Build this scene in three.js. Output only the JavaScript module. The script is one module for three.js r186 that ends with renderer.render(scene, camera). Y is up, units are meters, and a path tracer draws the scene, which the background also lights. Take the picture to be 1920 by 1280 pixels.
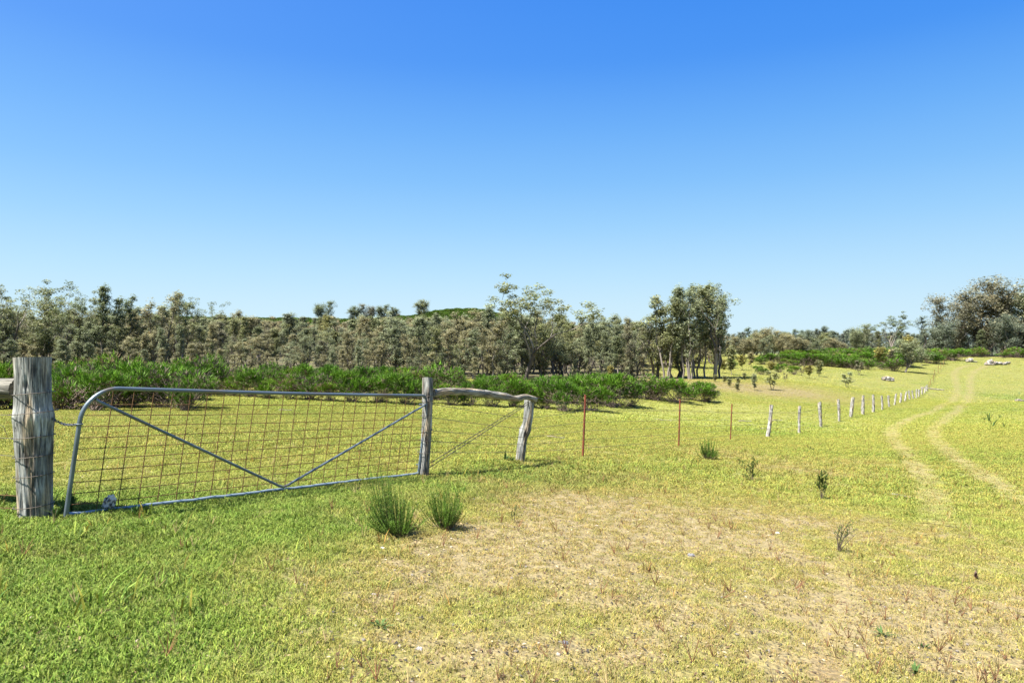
import * as THREE from 'three';
import { ImprovedNoise } from 'three/addons/math/ImprovedNoise.js';
import { mergeGeometries } from 'three/addons/utils/BufferGeometryUtils.js';

// ------------------------------------------------------------------ camera, sky, sun, exposure
const scene = new THREE.Scene();
const EYE = 1.6;
const camera = new THREE.PerspectiveCamera(53.13, 1920 / 1280, 0.1, 6000);
camera.position.set(0, EYE, 0);
camera.lookAt(0, EYE, -10);
const EXPOSURE = 3.3;
const renderer = new THREE.WebGLRenderer({ antialias: true });
renderer.toneMapping = THREE.LinearToneMapping;
renderer.toneMappingExposure = EXPOSURE;
renderer.shadowMap.enabled = true;

const SUN = new THREE.Vector3(-0.99 * Math.cos(1.13), Math.sin(1.13), 0.03 * Math.cos(1.13)).normalize();
{ // clear sky computed as radiance by elevation, paler towards the horizon and round the sun
  const W = 512, H = 256, data = new Float32Array(W * H * 4);
  const lin = (c) => (c <= 0.04045 ? c / 12.92 : ((c + 0.055) / 1.055) ** 2.4);
  const stops = [[-90, 150, 160, 120], [-2, 206, 232, 246], [0.6, 213, 240, 252], [3, 203, 235, 253], [5.5, 186, 227, 254], [9.5, 155, 209, 253], [13, 129, 192, 251], [17, 104, 174, 248], [22, 68, 148, 243], [27, 48, 136, 239], [40, 38, 114, 222], [60, 32, 98, 204], [90, 30, 92, 194]]
    .map(([e, r, g, b]) => [e, lin(r / 255), lin(g / 255), lin(b / 255)]);
  for (let j = 0; j < H; j++) {
    const el = ((j + 0.5) / H - 0.5) * 180, y = Math.sin(el * Math.PI / 180), cr = Math.cos(el * Math.PI / 180);
    let k = 0; while (k < stops.length - 2 && stops[k + 1][0] < el) k++;
    const a = stops[k], b = stops[k + 1], t = THREE.MathUtils.clamp((el - a[0]) / (b[0] - a[0]), 0, 1);
    for (let i = 0; i < W; i++) {
      const az = ((i + 0.5) / W - 0.5) * 2 * Math.PI, x = Math.cos(az) * cr, z = Math.sin(az) * cr;
      const ang = Math.acos(THREE.MathUtils.clamp(x * SUN.x + y * SUN.y + z * SUN.z, -1, 1)) * 180 / Math.PI;
      const glow = y > -0.05 ? Math.exp(-ang / 19) : 0, o = (j * W + i) * 4;
      const add = [1.25, 1.35, 1.35];
      for (let c = 0; c < 3; c++) data[o + c] = (a[1 + c] + (b[1 + c] - a[1 + c]) * t + glow * add[c]) / EXPOSURE;
      data[o + 3] = 1;
    }
  }
  const sky = new THREE.DataTexture(data, W, H, THREE.RGBAFormat, THREE.FloatType);
  sky.mapping = THREE.EquirectangularReflectionMapping; sky.magFilter = THREE.LinearFilter; sky.minFilter = THREE.LinearFilter;
  sky.colorSpace = THREE.LinearSRGBColorSpace; sky.needsUpdate = true;
  scene.background = sky; scene.environment = sky;
}
const sun = new THREE.DirectionalLight(new THREE.Color(1.0, 0.955, 0.87), 5);
sun.position.copy(SUN).multiplyScalar(120); sun.target.position.set(0, 0, -30);
sun.castShadow = true; sun.shadow.mapSize.set(4096, 4096);
Object.assign(sun.shadow.camera, { left: -130, right: 130, top: 130, bottom: -130, near: 1, far: 400 });
scene.add(sun, sun.target);

// ------------------------------------------------------------------ helpers
const { clamp, smoothstep, lerp } = THREE.MathUtils;
const V = (x, y, z) => new THREE.Vector3(x, y, z);
function rngOf(seed) { let s = (seed * 2654435761) >>> 0; return () => { s = (s + 0x6d2b79f5) | 0; let t = Math.imul(s ^ (s >>> 15), 1 | s); t = (t + Math.imul(t ^ (t >>> 7), 61 | t)) ^ t; return ((t ^ (t >>> 14)) >>> 0) / 4294967296; }; }
const gauss = (r) => Math.sqrt(-2 * Math.log(1 - r() * 0.9999)) * Math.cos(2 * Math.PI * r());
const PN = new ImprovedNoise();
const noise = (x, y, z = 0.37) => PN.noise(x, y, z);
const fbm = (x, y, z = 0.37, o = 4) => { let s = 0, a = 0.5, f = 1; for (let i = 0; i < o; i++) { s += a * PN.noise(x * f, y * f, z + i * 7.1); a *= 0.5; f *= 2.03; } return s; };
const mix3 = (a, b, t) => [a[0] + (b[0] - a[0]) * t, a[1] + (b[1] - a[1]) * t, a[2] + (b[2] - a[2]) * t];

class GB { // collects triangles with flat or smooth normals, uv and vertex colours
  constructor() { this.p = []; this.n = []; this.c = []; this.u = []; this.i = []; }
  v(x, y, z, nx, ny, nz, c, u = 0, w = 0) { this.p.push(x, y, z); this.n.push(nx, ny, nz); this.c.push(c[0], c[1], c[2]); this.u.push(u, w); return this.p.length / 3 - 1; }
  face(pts, cols) { // flat polygon fan
    const a = pts[0], b = pts[1], d = pts[2];
    let nx = (b[1] - a[1]) * (d[2] - a[2]) - (b[2] - a[2]) * (d[1] - a[1]), ny = (b[2] - a[2]) * (d[0] - a[0]) - (b[0] - a[0]) * (d[2] - a[2]), nz = (b[0] - a[0]) * (d[1] - a[1]) - (b[1] - a[1]) * (d[0] - a[0]);
    const l = Math.hypot(nx, ny, nz) || 1; nx /= l; ny /= l; nz /= l;
    const s = pts.map((q, k) => this.v(q[0], q[1], q[2], nx, ny, nz, Array.isArray(cols[0]) ? cols[k] : cols));
    for (let k = 2; k < s.length; k++) this.i.push(s[0], s[k - 1], s[k]);
  }
  tube(pts, rad, sides, col, { capEnd = false, capStart = false, vScale = 1 } = {}) { // pts: Vector3[]; rad, col: value or function of index share
    const n = pts.length, t = V(), nr = V(), bi = V(); let prev = null, len = 0; const start = this.p.length / 3;
    for (let k = 0; k < n; k++) {
      t.copy(pts[Math.min(k + 1, n - 1)]).sub(pts[Math.max(k - 1, 0)]).normalize();
      if (!prev) { prev = V(); prev.copy(Math.abs(t.y) < 0.9 ? V(0, 1, 0) : V(1, 0, 0)); }
      nr.copy(prev).addScaledVector(t, -prev.dot(t)).normalize(); prev.copy(nr); bi.crossVectors(t, nr);
      if (k) len += pts[k].distanceTo(pts[k - 1]);
      const s = k / (n - 1), r = typeof rad === 'function' ? rad(s) : rad, c = typeof col === 'function' ? col(s, pts[k]) : col;
      for (let m = 0; m <= sides; m++) {
        const a = (m / sides) * 2 * Math.PI, x = nr.x * Math.cos(a) + bi.x * Math.sin(a), y = nr.y * Math.cos(a) + bi.y * Math.sin(a), z = nr.z * Math.cos(a) + bi.z * Math.sin(a);
        this.v(pts[k].x + x * r, pts[k].y + y * r, pts[k].z + z * r, x, y, z, c, m / sides * vScale, len * vScale);
      }
    }
    const q = sides + 1;
    for (let k = 0; k < n - 1; k++) for (let m = 0; m < sides; m++) { const a = start + k * q + m; this.i.push(a, a + 1, a + q, a + 1, a + q + 1, a + q); }
    for (const [on, k] of [[capStart, 0], [capEnd, n - 1]]) if (on) {
      t.copy(pts[Math.min(k + 1, n - 1)]).sub(pts[Math.max(k - 1, 0)]).normalize(); if (!k) t.negate();
      const b = start + k * q, c = typeof col === 'function' ? col(k ? 1 : 0, pts[k]) : col, ring = [];
      const ctr = this.v(pts[k].x, pts[k].y, pts[k].z, t.x, t.y, t.z, c, 0.5, 0.5);
      for (let m = 0; m < q; m++) ring.push(this.v(this.p[(b + m) * 3], this.p[(b + m) * 3 + 1], this.p[(b + m) * 3 + 2], t.x, t.y, t.z, c, 0.5 + 0.4 * Math.cos(m), 0.5 + 0.4 * Math.sin(m)));
      for (let m = 0; m < sides; m++) k ? this.i.push(ctr, ring[m], ring[m + 1]) : this.i.push(ctr, ring[m + 1], ring[m]);
    }
    return this;
  }
  build() {
    const g = new THREE.BufferGeometry();
    g.setAttribute('position', new THREE.Float32BufferAttribute(this.p, 3)); g.setAttribute('normal', new THREE.Float32BufferAttribute(this.n, 3));
    g.setAttribute('color', new THREE.Float32BufferAttribute(this.c, 3)); g.setAttribute('uv', new THREE.Float32BufferAttribute(this.u, 2));
    g.setIndex(this.i); return g;
  }
}
const used = new Map();
function numbered(name) { const k = used.get(name) ?? 0; used.set(name, k + 1); return k ? `${name}_${String(k).padStart(3, '0')}` : name; }
function tag(o, label, category, group, kind) { if (label) o.userData.label = label; if (category) o.userData.category = category; if (group) o.userData.group = group; if (kind) o.userData.kind = kind; return o; }
function shade(o) { o.traverse((m) => { if (m.isMesh) { m.castShadow = true; m.receiveShadow = true; } }); return o; }
function thing(name, pos, label, category, group) { const o = new THREE.Group(); o.name = numbered(name); o.position.copy(pos); tag(o, label, category, group); scene.add(o); return o; }
function part(name, geo, mat, parent) { const m = new THREE.Mesh(geo, mat); m.name = name; m.castShadow = m.receiveShadow = true; parent.add(m); return m; }
function solo(name, geo, mat, pos, label, category, group, kind) { const m = part(numbered(name), geo, mat, scene); if (pos) m.position.copy(pos); return tag(m, label, category, group, kind); }
function copyOf(root, pos, turn, scale, label, category, group, name) {
  const c = root.clone(); c.name = numbered(name ?? root.name.replace(/_\d+$/, '')); c.position.copy(pos); c.rotation.set(0, turn, 0); c.scale.copy(scale.isVector3 ? scale : V(scale, scale, scale));
  c.userData = {}; tag(c, label, category, group); scene.add(c); return c;
}
function dataTex(w, h, fn, srgb, repeat = true) {
  const d = new Uint8Array(w * h * 4);
  for (let y = 0; y < h; y++) for (let x = 0; x < w; x++) { const c = fn(x / w, y / h), o = (y * w + x) * 4; for (let k = 0; k < 3; k++) d[o + k] = clamp(c[k], 0, 1) * 255; d[o + 3] = 255; }
  const t = new THREE.DataTexture(d, w, h); t.magFilter = THREE.LinearFilter; t.minFilter = THREE.LinearMipmapLinearFilter; if (repeat) t.wrapS = t.wrapT = THREE.RepeatWrapping;
  if (srgb) t.colorSpace = THREE.SRGBColorSpace; t.needsUpdate = true; return t;
}
// tileable noise: blend of shifted copies
const tnoise = (u, v, f, z) => { const x = u * f, y = v * f, a = smoothstep(u, 0.7, 1), b = smoothstep(v, 0.7, 1); return (PN.noise(x, y, z) * (1 - a) + PN.noise(x - f, y, z) * a) * (1 - b) + (PN.noise(x, y - f, z) * (1 - a) + PN.noise(x - f, y - f, z) * a) * b; };

// ------------------------------------------------------------------ the lie of the land (X right, Z ahead, heights against the eye)
const F = 1280;
const CONTROL = [[62, 968, 6.05], [790, 889, 9.95], [975, 865, 12.7], [1093, 857, 15], [1273, 836, 20.5], [1370, 825, 25.6], [1440, 820, 30.5], [1499, 815, 36], [1540, 802.5, 41], [1574, 791, 46], [1596, 783, 51], [1618, 777, 56], [1638, 773, 61], [1655, 769, 66.5], [1678, 761.5, 77], [1698, 754, 87], [1714, 749, 97], [1724, 745, 107], [1739, 733, 121], [1743, 727.8, 130], [1750, 715.6, 142], [1757, 700, 160], [1769, 685, 180], [1778, 671, 200], [1800, 663, 230],
  [200, 772, 26], [0, 771, 25], [400, 746, 36], [600, 743, 40], [850, 764, 38], [1110, 768, 40], [1240, 756, 50], [1340, 748, 53], [0, 700, 70], [400, 694, 80], [600, 700, 88], [800, 708, 92], [985, 712, 100], [1190, 710, 110], [1290, 709, 106], [1400, 725, 86], [1450, 731, 85], [1588, 727, 95], [1666, 713, 135], [1699, 699, 150], [1518, 710, 118], [1420, 690, 150], [1600, 690, 165], [1820, 679, 195], [1870, 684, 180], [1920, 668, 220], [1915, 751, 70], [1850, 800, 34], [1900, 900, 14.8], [1690, 800, 38], [1500, 660, 240], [1200, 668, 200], [900, 665, 200], [600, 662, 190], [200, 662, 180], [-300, 665, 180], [-300, 690, 70], [2300, 680, 200], [2300, 760, 60], [-500, 800, 25]];
const tps = (() => {
  const pts = CONTROL.map(([px, py, Z]) => [(px - 960) / F * Z, Z, -(py - 640) / F * Z]);
  for (const [X, Z] of [[0, 0], [-2.2, 3], [2.2, 3], [0, 4], [0, 7], [3.5, 7], [-6, 2], [6, 2], [0, -8], [-10, -6], [10, -6], [-8, 8], [3, 10.5]]) pts.push([X, Z, -EYE - 0.085 * X * 0.9 - 0.0515 * Z]);
  const n = pts.length, N = n + 3, A = [], phi = (r2) => (r2 < 1e-9 ? 0 : r2 * Math.log(r2) * 0.5);
  for (let i = 0; i < n; i++) { A.push([...pts.map((q, j) => (i === j ? 2 + pts[i][1] * 0.5 : phi((pts[i][0] - q[0]) ** 2 + (pts[i][1] - q[1]) ** 2))), 1, pts[i][0], pts[i][1], pts[i][2]]); }
  for (let k = 0; k < 3; k++) A.push([...pts.map((q) => (k ? q[k - 1] : 1)), 0, 0, 0, 0]);
  for (let c = 0; c < N; c++) { let m = c; for (let r = c + 1; r < N; r++) if (Math.abs(A[r][c]) > Math.abs(A[m][c])) m = r; [A[c], A[m]] = [A[m], A[c]]; for (let r = c + 1; r < N; r++) { const f = A[r][c] / A[c][c]; if (f) for (let k = c; k <= N; k++) A[r][k] -= f * A[c][k]; } }
  const w = new Array(N); for (let r = N - 1; r >= 0; r--) { let s = A[r][N]; for (let k = r + 1; k < N; k++) s -= A[r][k] * w[k]; w[r] = s / A[r][r]; }
  const flat = new Float64Array(n * 3); pts.forEach((q, i) => { flat[i * 3] = q[0]; flat[i * 3 + 1] = q[1]; flat[i * 3 + 2] = w[i]; });
  return (X, Z) => { let s = w[n] + w[n + 1] * X + w[n + 2] * Z; for (let i = 0; i < n; i++) { const dx = X - flat[i * 3], dz = Z - flat[i * 3 + 1], r2 = dx * dx + dz * dz; if (r2 > 1e-9) s += flat[i * 3 + 2] * r2 * Math.log(r2) * 0.5; } return s; };
})();
function ridge(X, Z) {
  const plateau = 15.2 * smoothstep(-X, -70, 40) * (1 - 0.12 * Math.cos(X / 60)), dome = 9 * Math.exp(-(((X + 22) / 42) ** 2));
  return (plateau + dome + 1.2 * noise(X / 60, Z / 60)) * Math.exp(-(((Z - 420) / 125) ** 2));
}
function rel(X, Z) { // height against the eye
  const R = Math.hypot(X, Z), far = smoothstep(R, 190, 290);
  const inside = far < 1 && Z > -25 ? tps(X, Z) : -5;
  const back = smoothstep(-Z, 4, 25);
  return lerp(lerp(inside, -1.3 - 0.03 * X, back), -5.2 - smoothstep(R, 600, 2500) * 10 + ridge(X, Z), far) + (far < 1 && Z > 0 ? ridge(X, Z) * (1 - far) * smoothstep(Z, 120, 200) : 0);
}
const hgt = (X, Z) => EYE + rel(X, Z) + bumps(X, Z);
function bumps(X, Z) { const R = Math.hypot(X, Z), k = 1 - smoothstep(R, 14, 40); return k > 0 ? k * (0.035 * noise(X * 0.9, Z * 0.9, 3) + 0.014 * noise(X * 3.1, Z * 3.1, 9)) : 0; }
const at = (px, py, Z) => V((px - 960) / F * Z, EYE - (py - 640) / F * Z, -Z);
function ground(px, py) { // the point of the ground seen at a pixel of the photograph
  const sx = (px - 960) / F, sy = -(py - 640) / F; let a = 1, f = (Z) => sy * Z - (rel(sx * Z, Z) + bumps(sx * Z, Z));
  while (a < 330 && f(a) > 0) a *= 1.03;
  let lo = a / 1.03, hi = a; for (let k = 0; k < 24; k++) { const m = (lo + hi) / 2; f(m) > 0 ? (lo = m) : (hi = m); }
  return V(sx * hi, EYE + sy * hi, -hi);
}
const onGround = (X, Z, dy = 0) => V(X, hgt(X, Z) + dy, -Z);
const pxAt = (px, Z) => onGround((px - 960) / F * Z, Z);

// ------------------------------------------------------------------ what the pasture looks like from place to place
const TRACKS = [
  [[1925, 948], [1860, 900], [1800, 862], [1768, 836], [1752, 815], [1758, 799], [1778, 783], [1798, 768], [1813, 752], [1820, 733], [1820, 712], [1826, 698], [1850, 686], [1880, 682]],
  [[1765, 985], [1752, 940], [1735, 895], [1700, 850], [1677, 824], [1676, 806], [1692, 793], [1722, 780], [1757, 768], [1782, 754], [1795, 736], [1793, 716], [1790, 700], [1800, 690], [1826, 683]],
].map((line) => { const c = new THREE.CatmullRomCurve3(line.map(([x, y]) => ground(x, y))); return c.getPoints(140); });
const RUT = new THREE.CatmullRomCurve3([[1590, 1035], [1578, 1080], [1592, 1130], [1574, 1180], [1560, 1230], [1552, 1290]].map(([x, y]) => ground(x, y))).getPoints(40);
function lineDist(lines, X, Z) { let d = 1e9; for (const l of lines) for (let k = 0; k < l.length - 1; k++) { const a = l[k], b = l[k + 1], ex = b.x - a.x, ez = b.z - a.z, t = clamp(((X - a.x) * ex + (-Z - a.z) * ez) / (ex * ex + ez * ez), 0, 1); const q = (X - a.x - ex * t) ** 2 + (-Z - a.z - ez * t) ** 2; if (q < d) d = q; } return Math.sqrt(d); }
const BOX = (lines) => { const b = [1e9, -1e9, 1e9, -1e9]; for (const l of lines) for (const p of l) { b[0] = Math.min(b[0], p.x); b[1] = Math.max(b[1], p.x); b[2] = Math.min(b[2], -p.z); b[3] = Math.max(b[3], -p.z); } return b; };
const TB = BOX(TRACKS), RB = BOX([RUT]);
const near = (lines, b, X, Z, m) => (X < b[0] - m || X > b[1] + m || Z < b[2] - m || Z > b[3] + m ? 9 : lineDist(lines, X, Z));
const spots = (list) => list.map(([x, y, r, k, sx = 1]) => { const p = ground(x, y); return [p.x, -p.z, r, k, sx]; });
const GREEN = spots([[100, 1060, 1.5, 0.9], [300, 965, 1.3, 0.9], [40, 1230, 0.8, 0.6], [230, 1230, 0.6, 0.45], [520, 960, 1.0, 0.7], [640, 925, 1.2, 0.6], [640, 975, 0.5, 0.5], [870, 912, 1.0, 0.85], [960, 900, 1.1, 0.8], [1040, 880, 1.4, 0.5], [1230, 1130, 0.3, 0.35], [1890, 860, 3.5, 0.55], [1890, 745, 6, 0.5], [1850, 740, 6, 0.3], [1700, 800, 2, 0.2], [1450, 812, 2.5, 0.4], [1560, 800, 3, 0.4], [1640, 765, 5, 0.4], [1720, 960, 1, 0.25], [0, 960, 1.2, 0.8]]);
const DRY = spots([[1260, 968, 1.0, 1], [1180, 985, 0.8, 0.8], [1050, 990, 0.9, 0.7], [960, 1040, 0.9, 0.75], [1120, 1080, 0.9, 0.55], [1330, 1010, 0.7, 0.6], [1440, 965, 0.8, 0.55], [1450, 1040, 0.7, 0.6], [1560, 1150, 0.45, 0.85], [1500, 1250, 0.4, 0.6], [1690, 1220, 0.45, 0.7], [1820, 1230, 0.7, 0.6], [1700, 1120, 0.9, 0.5], [1800, 1010, 1.4, 0.35], [1900, 1150, 0.8, 0.5], [1620, 1000, 1.0, 0.45], [1380, 1130, 0.7, 0.4], [1250, 1230, 0.6, 0.4], [980, 1230, 0.4, 0.7], [760, 1230, 0.4, 0.5], [640, 1130, 0.5, 0.45], [780, 1080, 0.7, 0.6], [880, 1000, 0.7, 0.6], [1150, 905, 1.6, 0.6], [1040, 940, 1.0, 0.7], [1350, 850, 1.6, 0.55], [1480, 880, 1.5, 0.4], [1600, 870, 1.5, 0.3], [1300, 1180, 0.6, 0.3], [1420, 728, 10, 0.9], [1350, 745, 7, 0.3], [1820, 664, 24, 1], [1900, 668, 22, 0.8], [1120, 712, 16, 0.8], [1640, 1130, 0.5, 0.5]]);
const FOUND = new Map();
function pasture(X, Z) { // green 0..1, dry 0..1, track 0..1
  const R = Math.hypot(X, Z); let g = 0, d = 0;
  for (const [x, z, r, k] of GREEN) { const q = ((X - x) ** 2 + (Z - z) ** 2) / (r * r); if (q < 5) g += k * Math.exp(-q); }
  for (const [x, z, r, k] of DRY) { const q = ((X - x) ** 2 + (Z - z) ** 2) / (r * r); if (q < 5) d += k * (R < 14 ? 0.78 : 1.35) * Math.exp(-q); }
  const s = R < 30 ? 1 : 0.6;
  const n1 = fbm(X * 0.9 / 2.2, Z / 2.2, 1.3, 4), n2 = fbm(X / 14, Z / 14, 5.3, 3), n3 = noise(X * 2.7, Z * 2.7, 8.8);
  g = clamp(g + n1 * 0.6 * s + n2 * 0.75 + n3 * 0.12 * s, 0, 1);
  d = clamp(d - n1 * 0.5 * s - n2 * 0.3 + noise(X * 1.9, Z * 1.9, 2.2) * 0.34 * s + noise(X * 5.1, Z * 5.1, 6.2) * 0.3 * s + 0.04 + 0.3 * (1 - smoothstep(R, 5.5, 12)) * smoothstep(X / Math.max(Z, 0.5), -0.42, -0.12) + 0.1 * (1 - smoothstep(R, 12, 34)) * smoothstep(X / Math.max(Z, 0.5), -0.1, 0.2), 0, 1);
  const td = near(TRACKS, TB, X, Z, 2), rd = near([RUT], RB, X, Z, 1);
  const wob = 0.16 * noise(X * 1.3, Z * 1.3, 4.4) + 0.06 * noise(X * 4, Z * 4, 1.4), wide = 0.12 + Math.min(R, 150) * 0.0018;
  const track = Math.max((1 - smoothstep(td + wob, wide * 0.5, wide * 2.6)), 0) * smoothstep(R, 8.5, 15) * (0.72 + 0.5 * noise(X * 0.35, Z * 0.35, 6.1) + 0.4 * noise(X * 1.7, Z * 1.7, 3.3)), rut = Math.max(0, 1 - smoothstep(rd + wob * 0.6, 0.01, 0.14)) * (1 - smoothstep(R, 4.2, 5.1)) * (0.85 + 0.5 * noise(X * 3, Z * 3, 7.7));
  return { g, d, track, rut, R };
}
const C = { // real base colours, linear
  yellowgreen: [0.27, 0.282, 0.05], lush: [0.14, 0.218, 0.026], straw: [0.305, 0.242, 0.074], soil: [0.2, 0.155, 0.065], bare: [0.29, 0.225, 0.115], worn: [0.345, 0.278, 0.11], rust: [0.2, 0.13, 0.055], litter: [0.16, 0.11, 0.06],
};
function grassColor(X, Z) {
  const q = pasture(X, Z);
  let c = mix3(C.yellowgreen, C.lush, q.g * 0.85); c = mix3(c, C.straw, clamp(q.d * 0.8, 0, 0.9)); c = mix3(c, C.worn, clamp(q.track * 0.62, 0, 0.7)); c = mix3(c, C.rust, Math.min(0.5, q.rut * 0.35));
  return [c, q];
}
const FRONT = [[-80, 70], [0, 74], [400, 80], [600, 87], [800, 92], [1000, 102], [1200, 113], [1260, 118]];
const along = (list, x) => { for (let k = 0; k < list.length - 1; k++) if (x <= list[k + 1][0]) return lerp(list[k][1], list[k + 1][1], clamp((x - list[k][0]) / (list[k + 1][0] - list[k][0]), 0, 1)); return list[list.length - 1][1]; };
function woodland(X, Z) { if (Z < 60) return 0; const px = 960 + F * X / Z; return smoothstep(Z, along(FRONT, px) - 9, along(FRONT, px) - 1) * (1 - smoothstep(px, 1195, 1240)); }
function soilColor(X, Z) {
  const [c, q] = grassColor(X, Z);
  const nearBare = 1 - smoothstep(q.R, 12, 45);
  let s = mix3(c, C.soil, (0.3 + 0.3 * q.d) * nearBare + 0.1); s = mix3(s, C.bare, clamp((q.d - 0.65) * 1.5, 0, 0.7)); s = mix3(s, C.rust, Math.min(0.75, q.rut * 0.65));
  const wood = woodland(X, Z); if (wood > 0) s = mix3(s, mix3([0.13, 0.11, 0.055], [0.16, 0.17, 0.04], clamp(q.g, 0, 1)), wood);
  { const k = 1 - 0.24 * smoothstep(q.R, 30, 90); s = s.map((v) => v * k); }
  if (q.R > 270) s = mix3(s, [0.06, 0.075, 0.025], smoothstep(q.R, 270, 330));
  return [s, q];
}

// ------------------------------------------------------------------ ground: one polar sheet from the feet to the horizon
const groundTex = dataTex(1024, 1024, (u, v) => {
  let s = 0.78 + 0.34 * tnoise(u, v, 160, 1) + 0.36 * tnoise(u, v, 70, 2) + 0.2 * tnoise(u, v, 18, 3); const w = tnoise(u, v, 120, 9);
  s = clamp(s, 0.3, 1.1) * 0.92; return [s + 0.05 * w, s, s - 0.05 * w];
}, false);
const groundBump = dataTex(512, 512, (u, v) => { const s = 0.5 + 0.35 * tnoise(u, v, 60, 5) + 0.3 * tnoise(u, v, 22, 6) + 0.25 * tnoise(u, v, 120, 7); return [s, s, s]; }, false);
const groundMat = new THREE.MeshStandardMaterial({ name: 'pasture soil', vertexColors: true, map: groundTex, bumpMap: groundBump, bumpScale: 0.03, roughness: 1 });
const TILE = 1 / 2.6;
{
  const ang = []; // fine inside the view, coarse round the back
  for (let a = -40; a <= 40.001; a += 0.125) ang.push(a); for (let a = 44; a < 320; a += 4) ang.push(a);
  ang.push(320);
  const radii = [0.02]; for (let r = 0.5; r < 3600; r *= r < 60 ? 1.017 : 1.03) radii.push(r); radii.push(3800);
  const make = (r0, r1) => {
    const rs = radii.filter((r) => r >= r0 - 1e-9 && r <= r1 + 1e-9), na = ang.length, p = [], col = [], uv = [], idx = [];
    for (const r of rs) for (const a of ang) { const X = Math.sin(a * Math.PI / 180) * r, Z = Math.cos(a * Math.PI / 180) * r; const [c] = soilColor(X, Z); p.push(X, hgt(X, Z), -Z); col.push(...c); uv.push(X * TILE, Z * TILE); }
    for (let i = 0; i < rs.length - 1; i++) for (let j = 0; j < na - 1; j++) { const a = i * na + j; idx.push(a, a + 1, a + na, a + 1, a + na + 1, a + na); }
    const g = new THREE.BufferGeometry(); g.setAttribute('position', new THREE.Float32BufferAttribute(p, 3)); g.setAttribute('color', new THREE.Float32BufferAttribute(col, 3)); g.setAttribute('uv', new THREE.Float32BufferAttribute(uv, 2)); g.setIndex(idx); g.computeVertexNormals();
    return g;
  };
  const split = radii.find((r) => r > 300);
  solo('ground', make(0, split), groundMat, null, 'short grazed yellow-green pasture falling away from the camera', null, null, 'structure');
  solo('hills', make(split, 4000), groundMat, null, 'low scrub-covered green ridge behind the tree line', null, null, 'structure');
}
function ribbon(line, half, lift) {
  const g = new GB(), n = line.length, up = [0, 1, 0];
  for (let k = 0; k < n; k++) {
    const a = line[Math.max(0, k - 1)], b = line[Math.min(n - 1, k + 1)], l = Math.hypot(b.x - a.x, b.z - a.z), ex = -(b.z - a.z) / l, ez = (b.x - a.x) / l, w = half(-line[k].z);
    for (let m = 0; m <= 6; m++) { const s = (m / 6 * 2 - 1) * w, X = line[k].x + ex * s, Z = -line[k].z - ez * s, [c] = soilColor(X, Z); g.v(X, hgt(X, Z) + lift, -Z, 0, 1, 0, c, X * TILE, Z * TILE); }
  }
  for (let k = 0; k < n - 1; k++) for (let m = 0; m < 6; m++) { const a = k * 7 + m; g.i.push(a, a + 1, a + 7, a + 1, a + 8, a + 7); }
  return g.build();
}
{
  const t = thing('dirt_track', V(0, 0, 0), 'pair of pale wheel tracks curving down the slope and up to the crest'); t.userData.kind = 'structure';
  for (const l of TRACKS) part('wheel_track', ribbon(l, (z) => 0.2 + Math.min(z, 120) * 0.005, 0.01), groundMat, t);
  const r = solo('wheel_rut', ribbon(RUT, () => 0.11, 0.006), groundMat, null, 'short reddish wheel rut worn in the dry foreground grass', null, null, 'structure');
}

// ------------------------------------------------------------------ grass
const grassMat = new THREE.MeshPhysicalMaterial({ name: 'grass blades', vertexColors: true, roughness: 0.75, side: THREE.DoubleSide, transmission: 0.3, thickness: 0, specularIntensity: 0.25 });
function tuftGeo(seed, n, spread, h, w) {
  const r = rngOf(seed), g = new GB();
  for (let k = 0; k < n; k++) {
    const a = r() * 6.283, d = Math.sqrt(r()) * spread, x = Math.cos(a) * d, z = Math.sin(a) * d, t = r() * 6.283, hh = h * (0.45 + r() * 0.8), lean = hh * (0.4 + r() * 1.5), ww = w * (0.6 + r() * 0.7);
    const tone = 0.6 + r() * 0.75, dead = r(); let c = dead < 0.16 ? [1.5, 1.3, 1.9] : dead < 0.23 ? [1.2, 0.8, 0.8] : dead < 0.36 ? [0.45, 0.58, 0.6] : [1, 1.03, 1]; c = c.map((q) => q * tone);
    const cx = Math.cos(t) * lean, cz = Math.sin(t) * lean, sx = -Math.sin(t) * ww, sz = Math.cos(t) * ww;
    const A = [x - sx, -0.004, z - sz], B = [x + sx, -0.004, z + sz], M1 = [x + cx * 0.4 - sx * 0.8, hh * 0.62, z + cz * 0.4 - sz * 0.8], M2 = [x + cx * 0.4 + sx * 0.8, hh * 0.62, z + cz * 0.4 + sz * 0.8], T = [x + cx, hh, z + cz];
    g.face([A, B, M2, M1], c); g.face([M1, M2, T], c);
  }
  return g.build();
}
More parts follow.
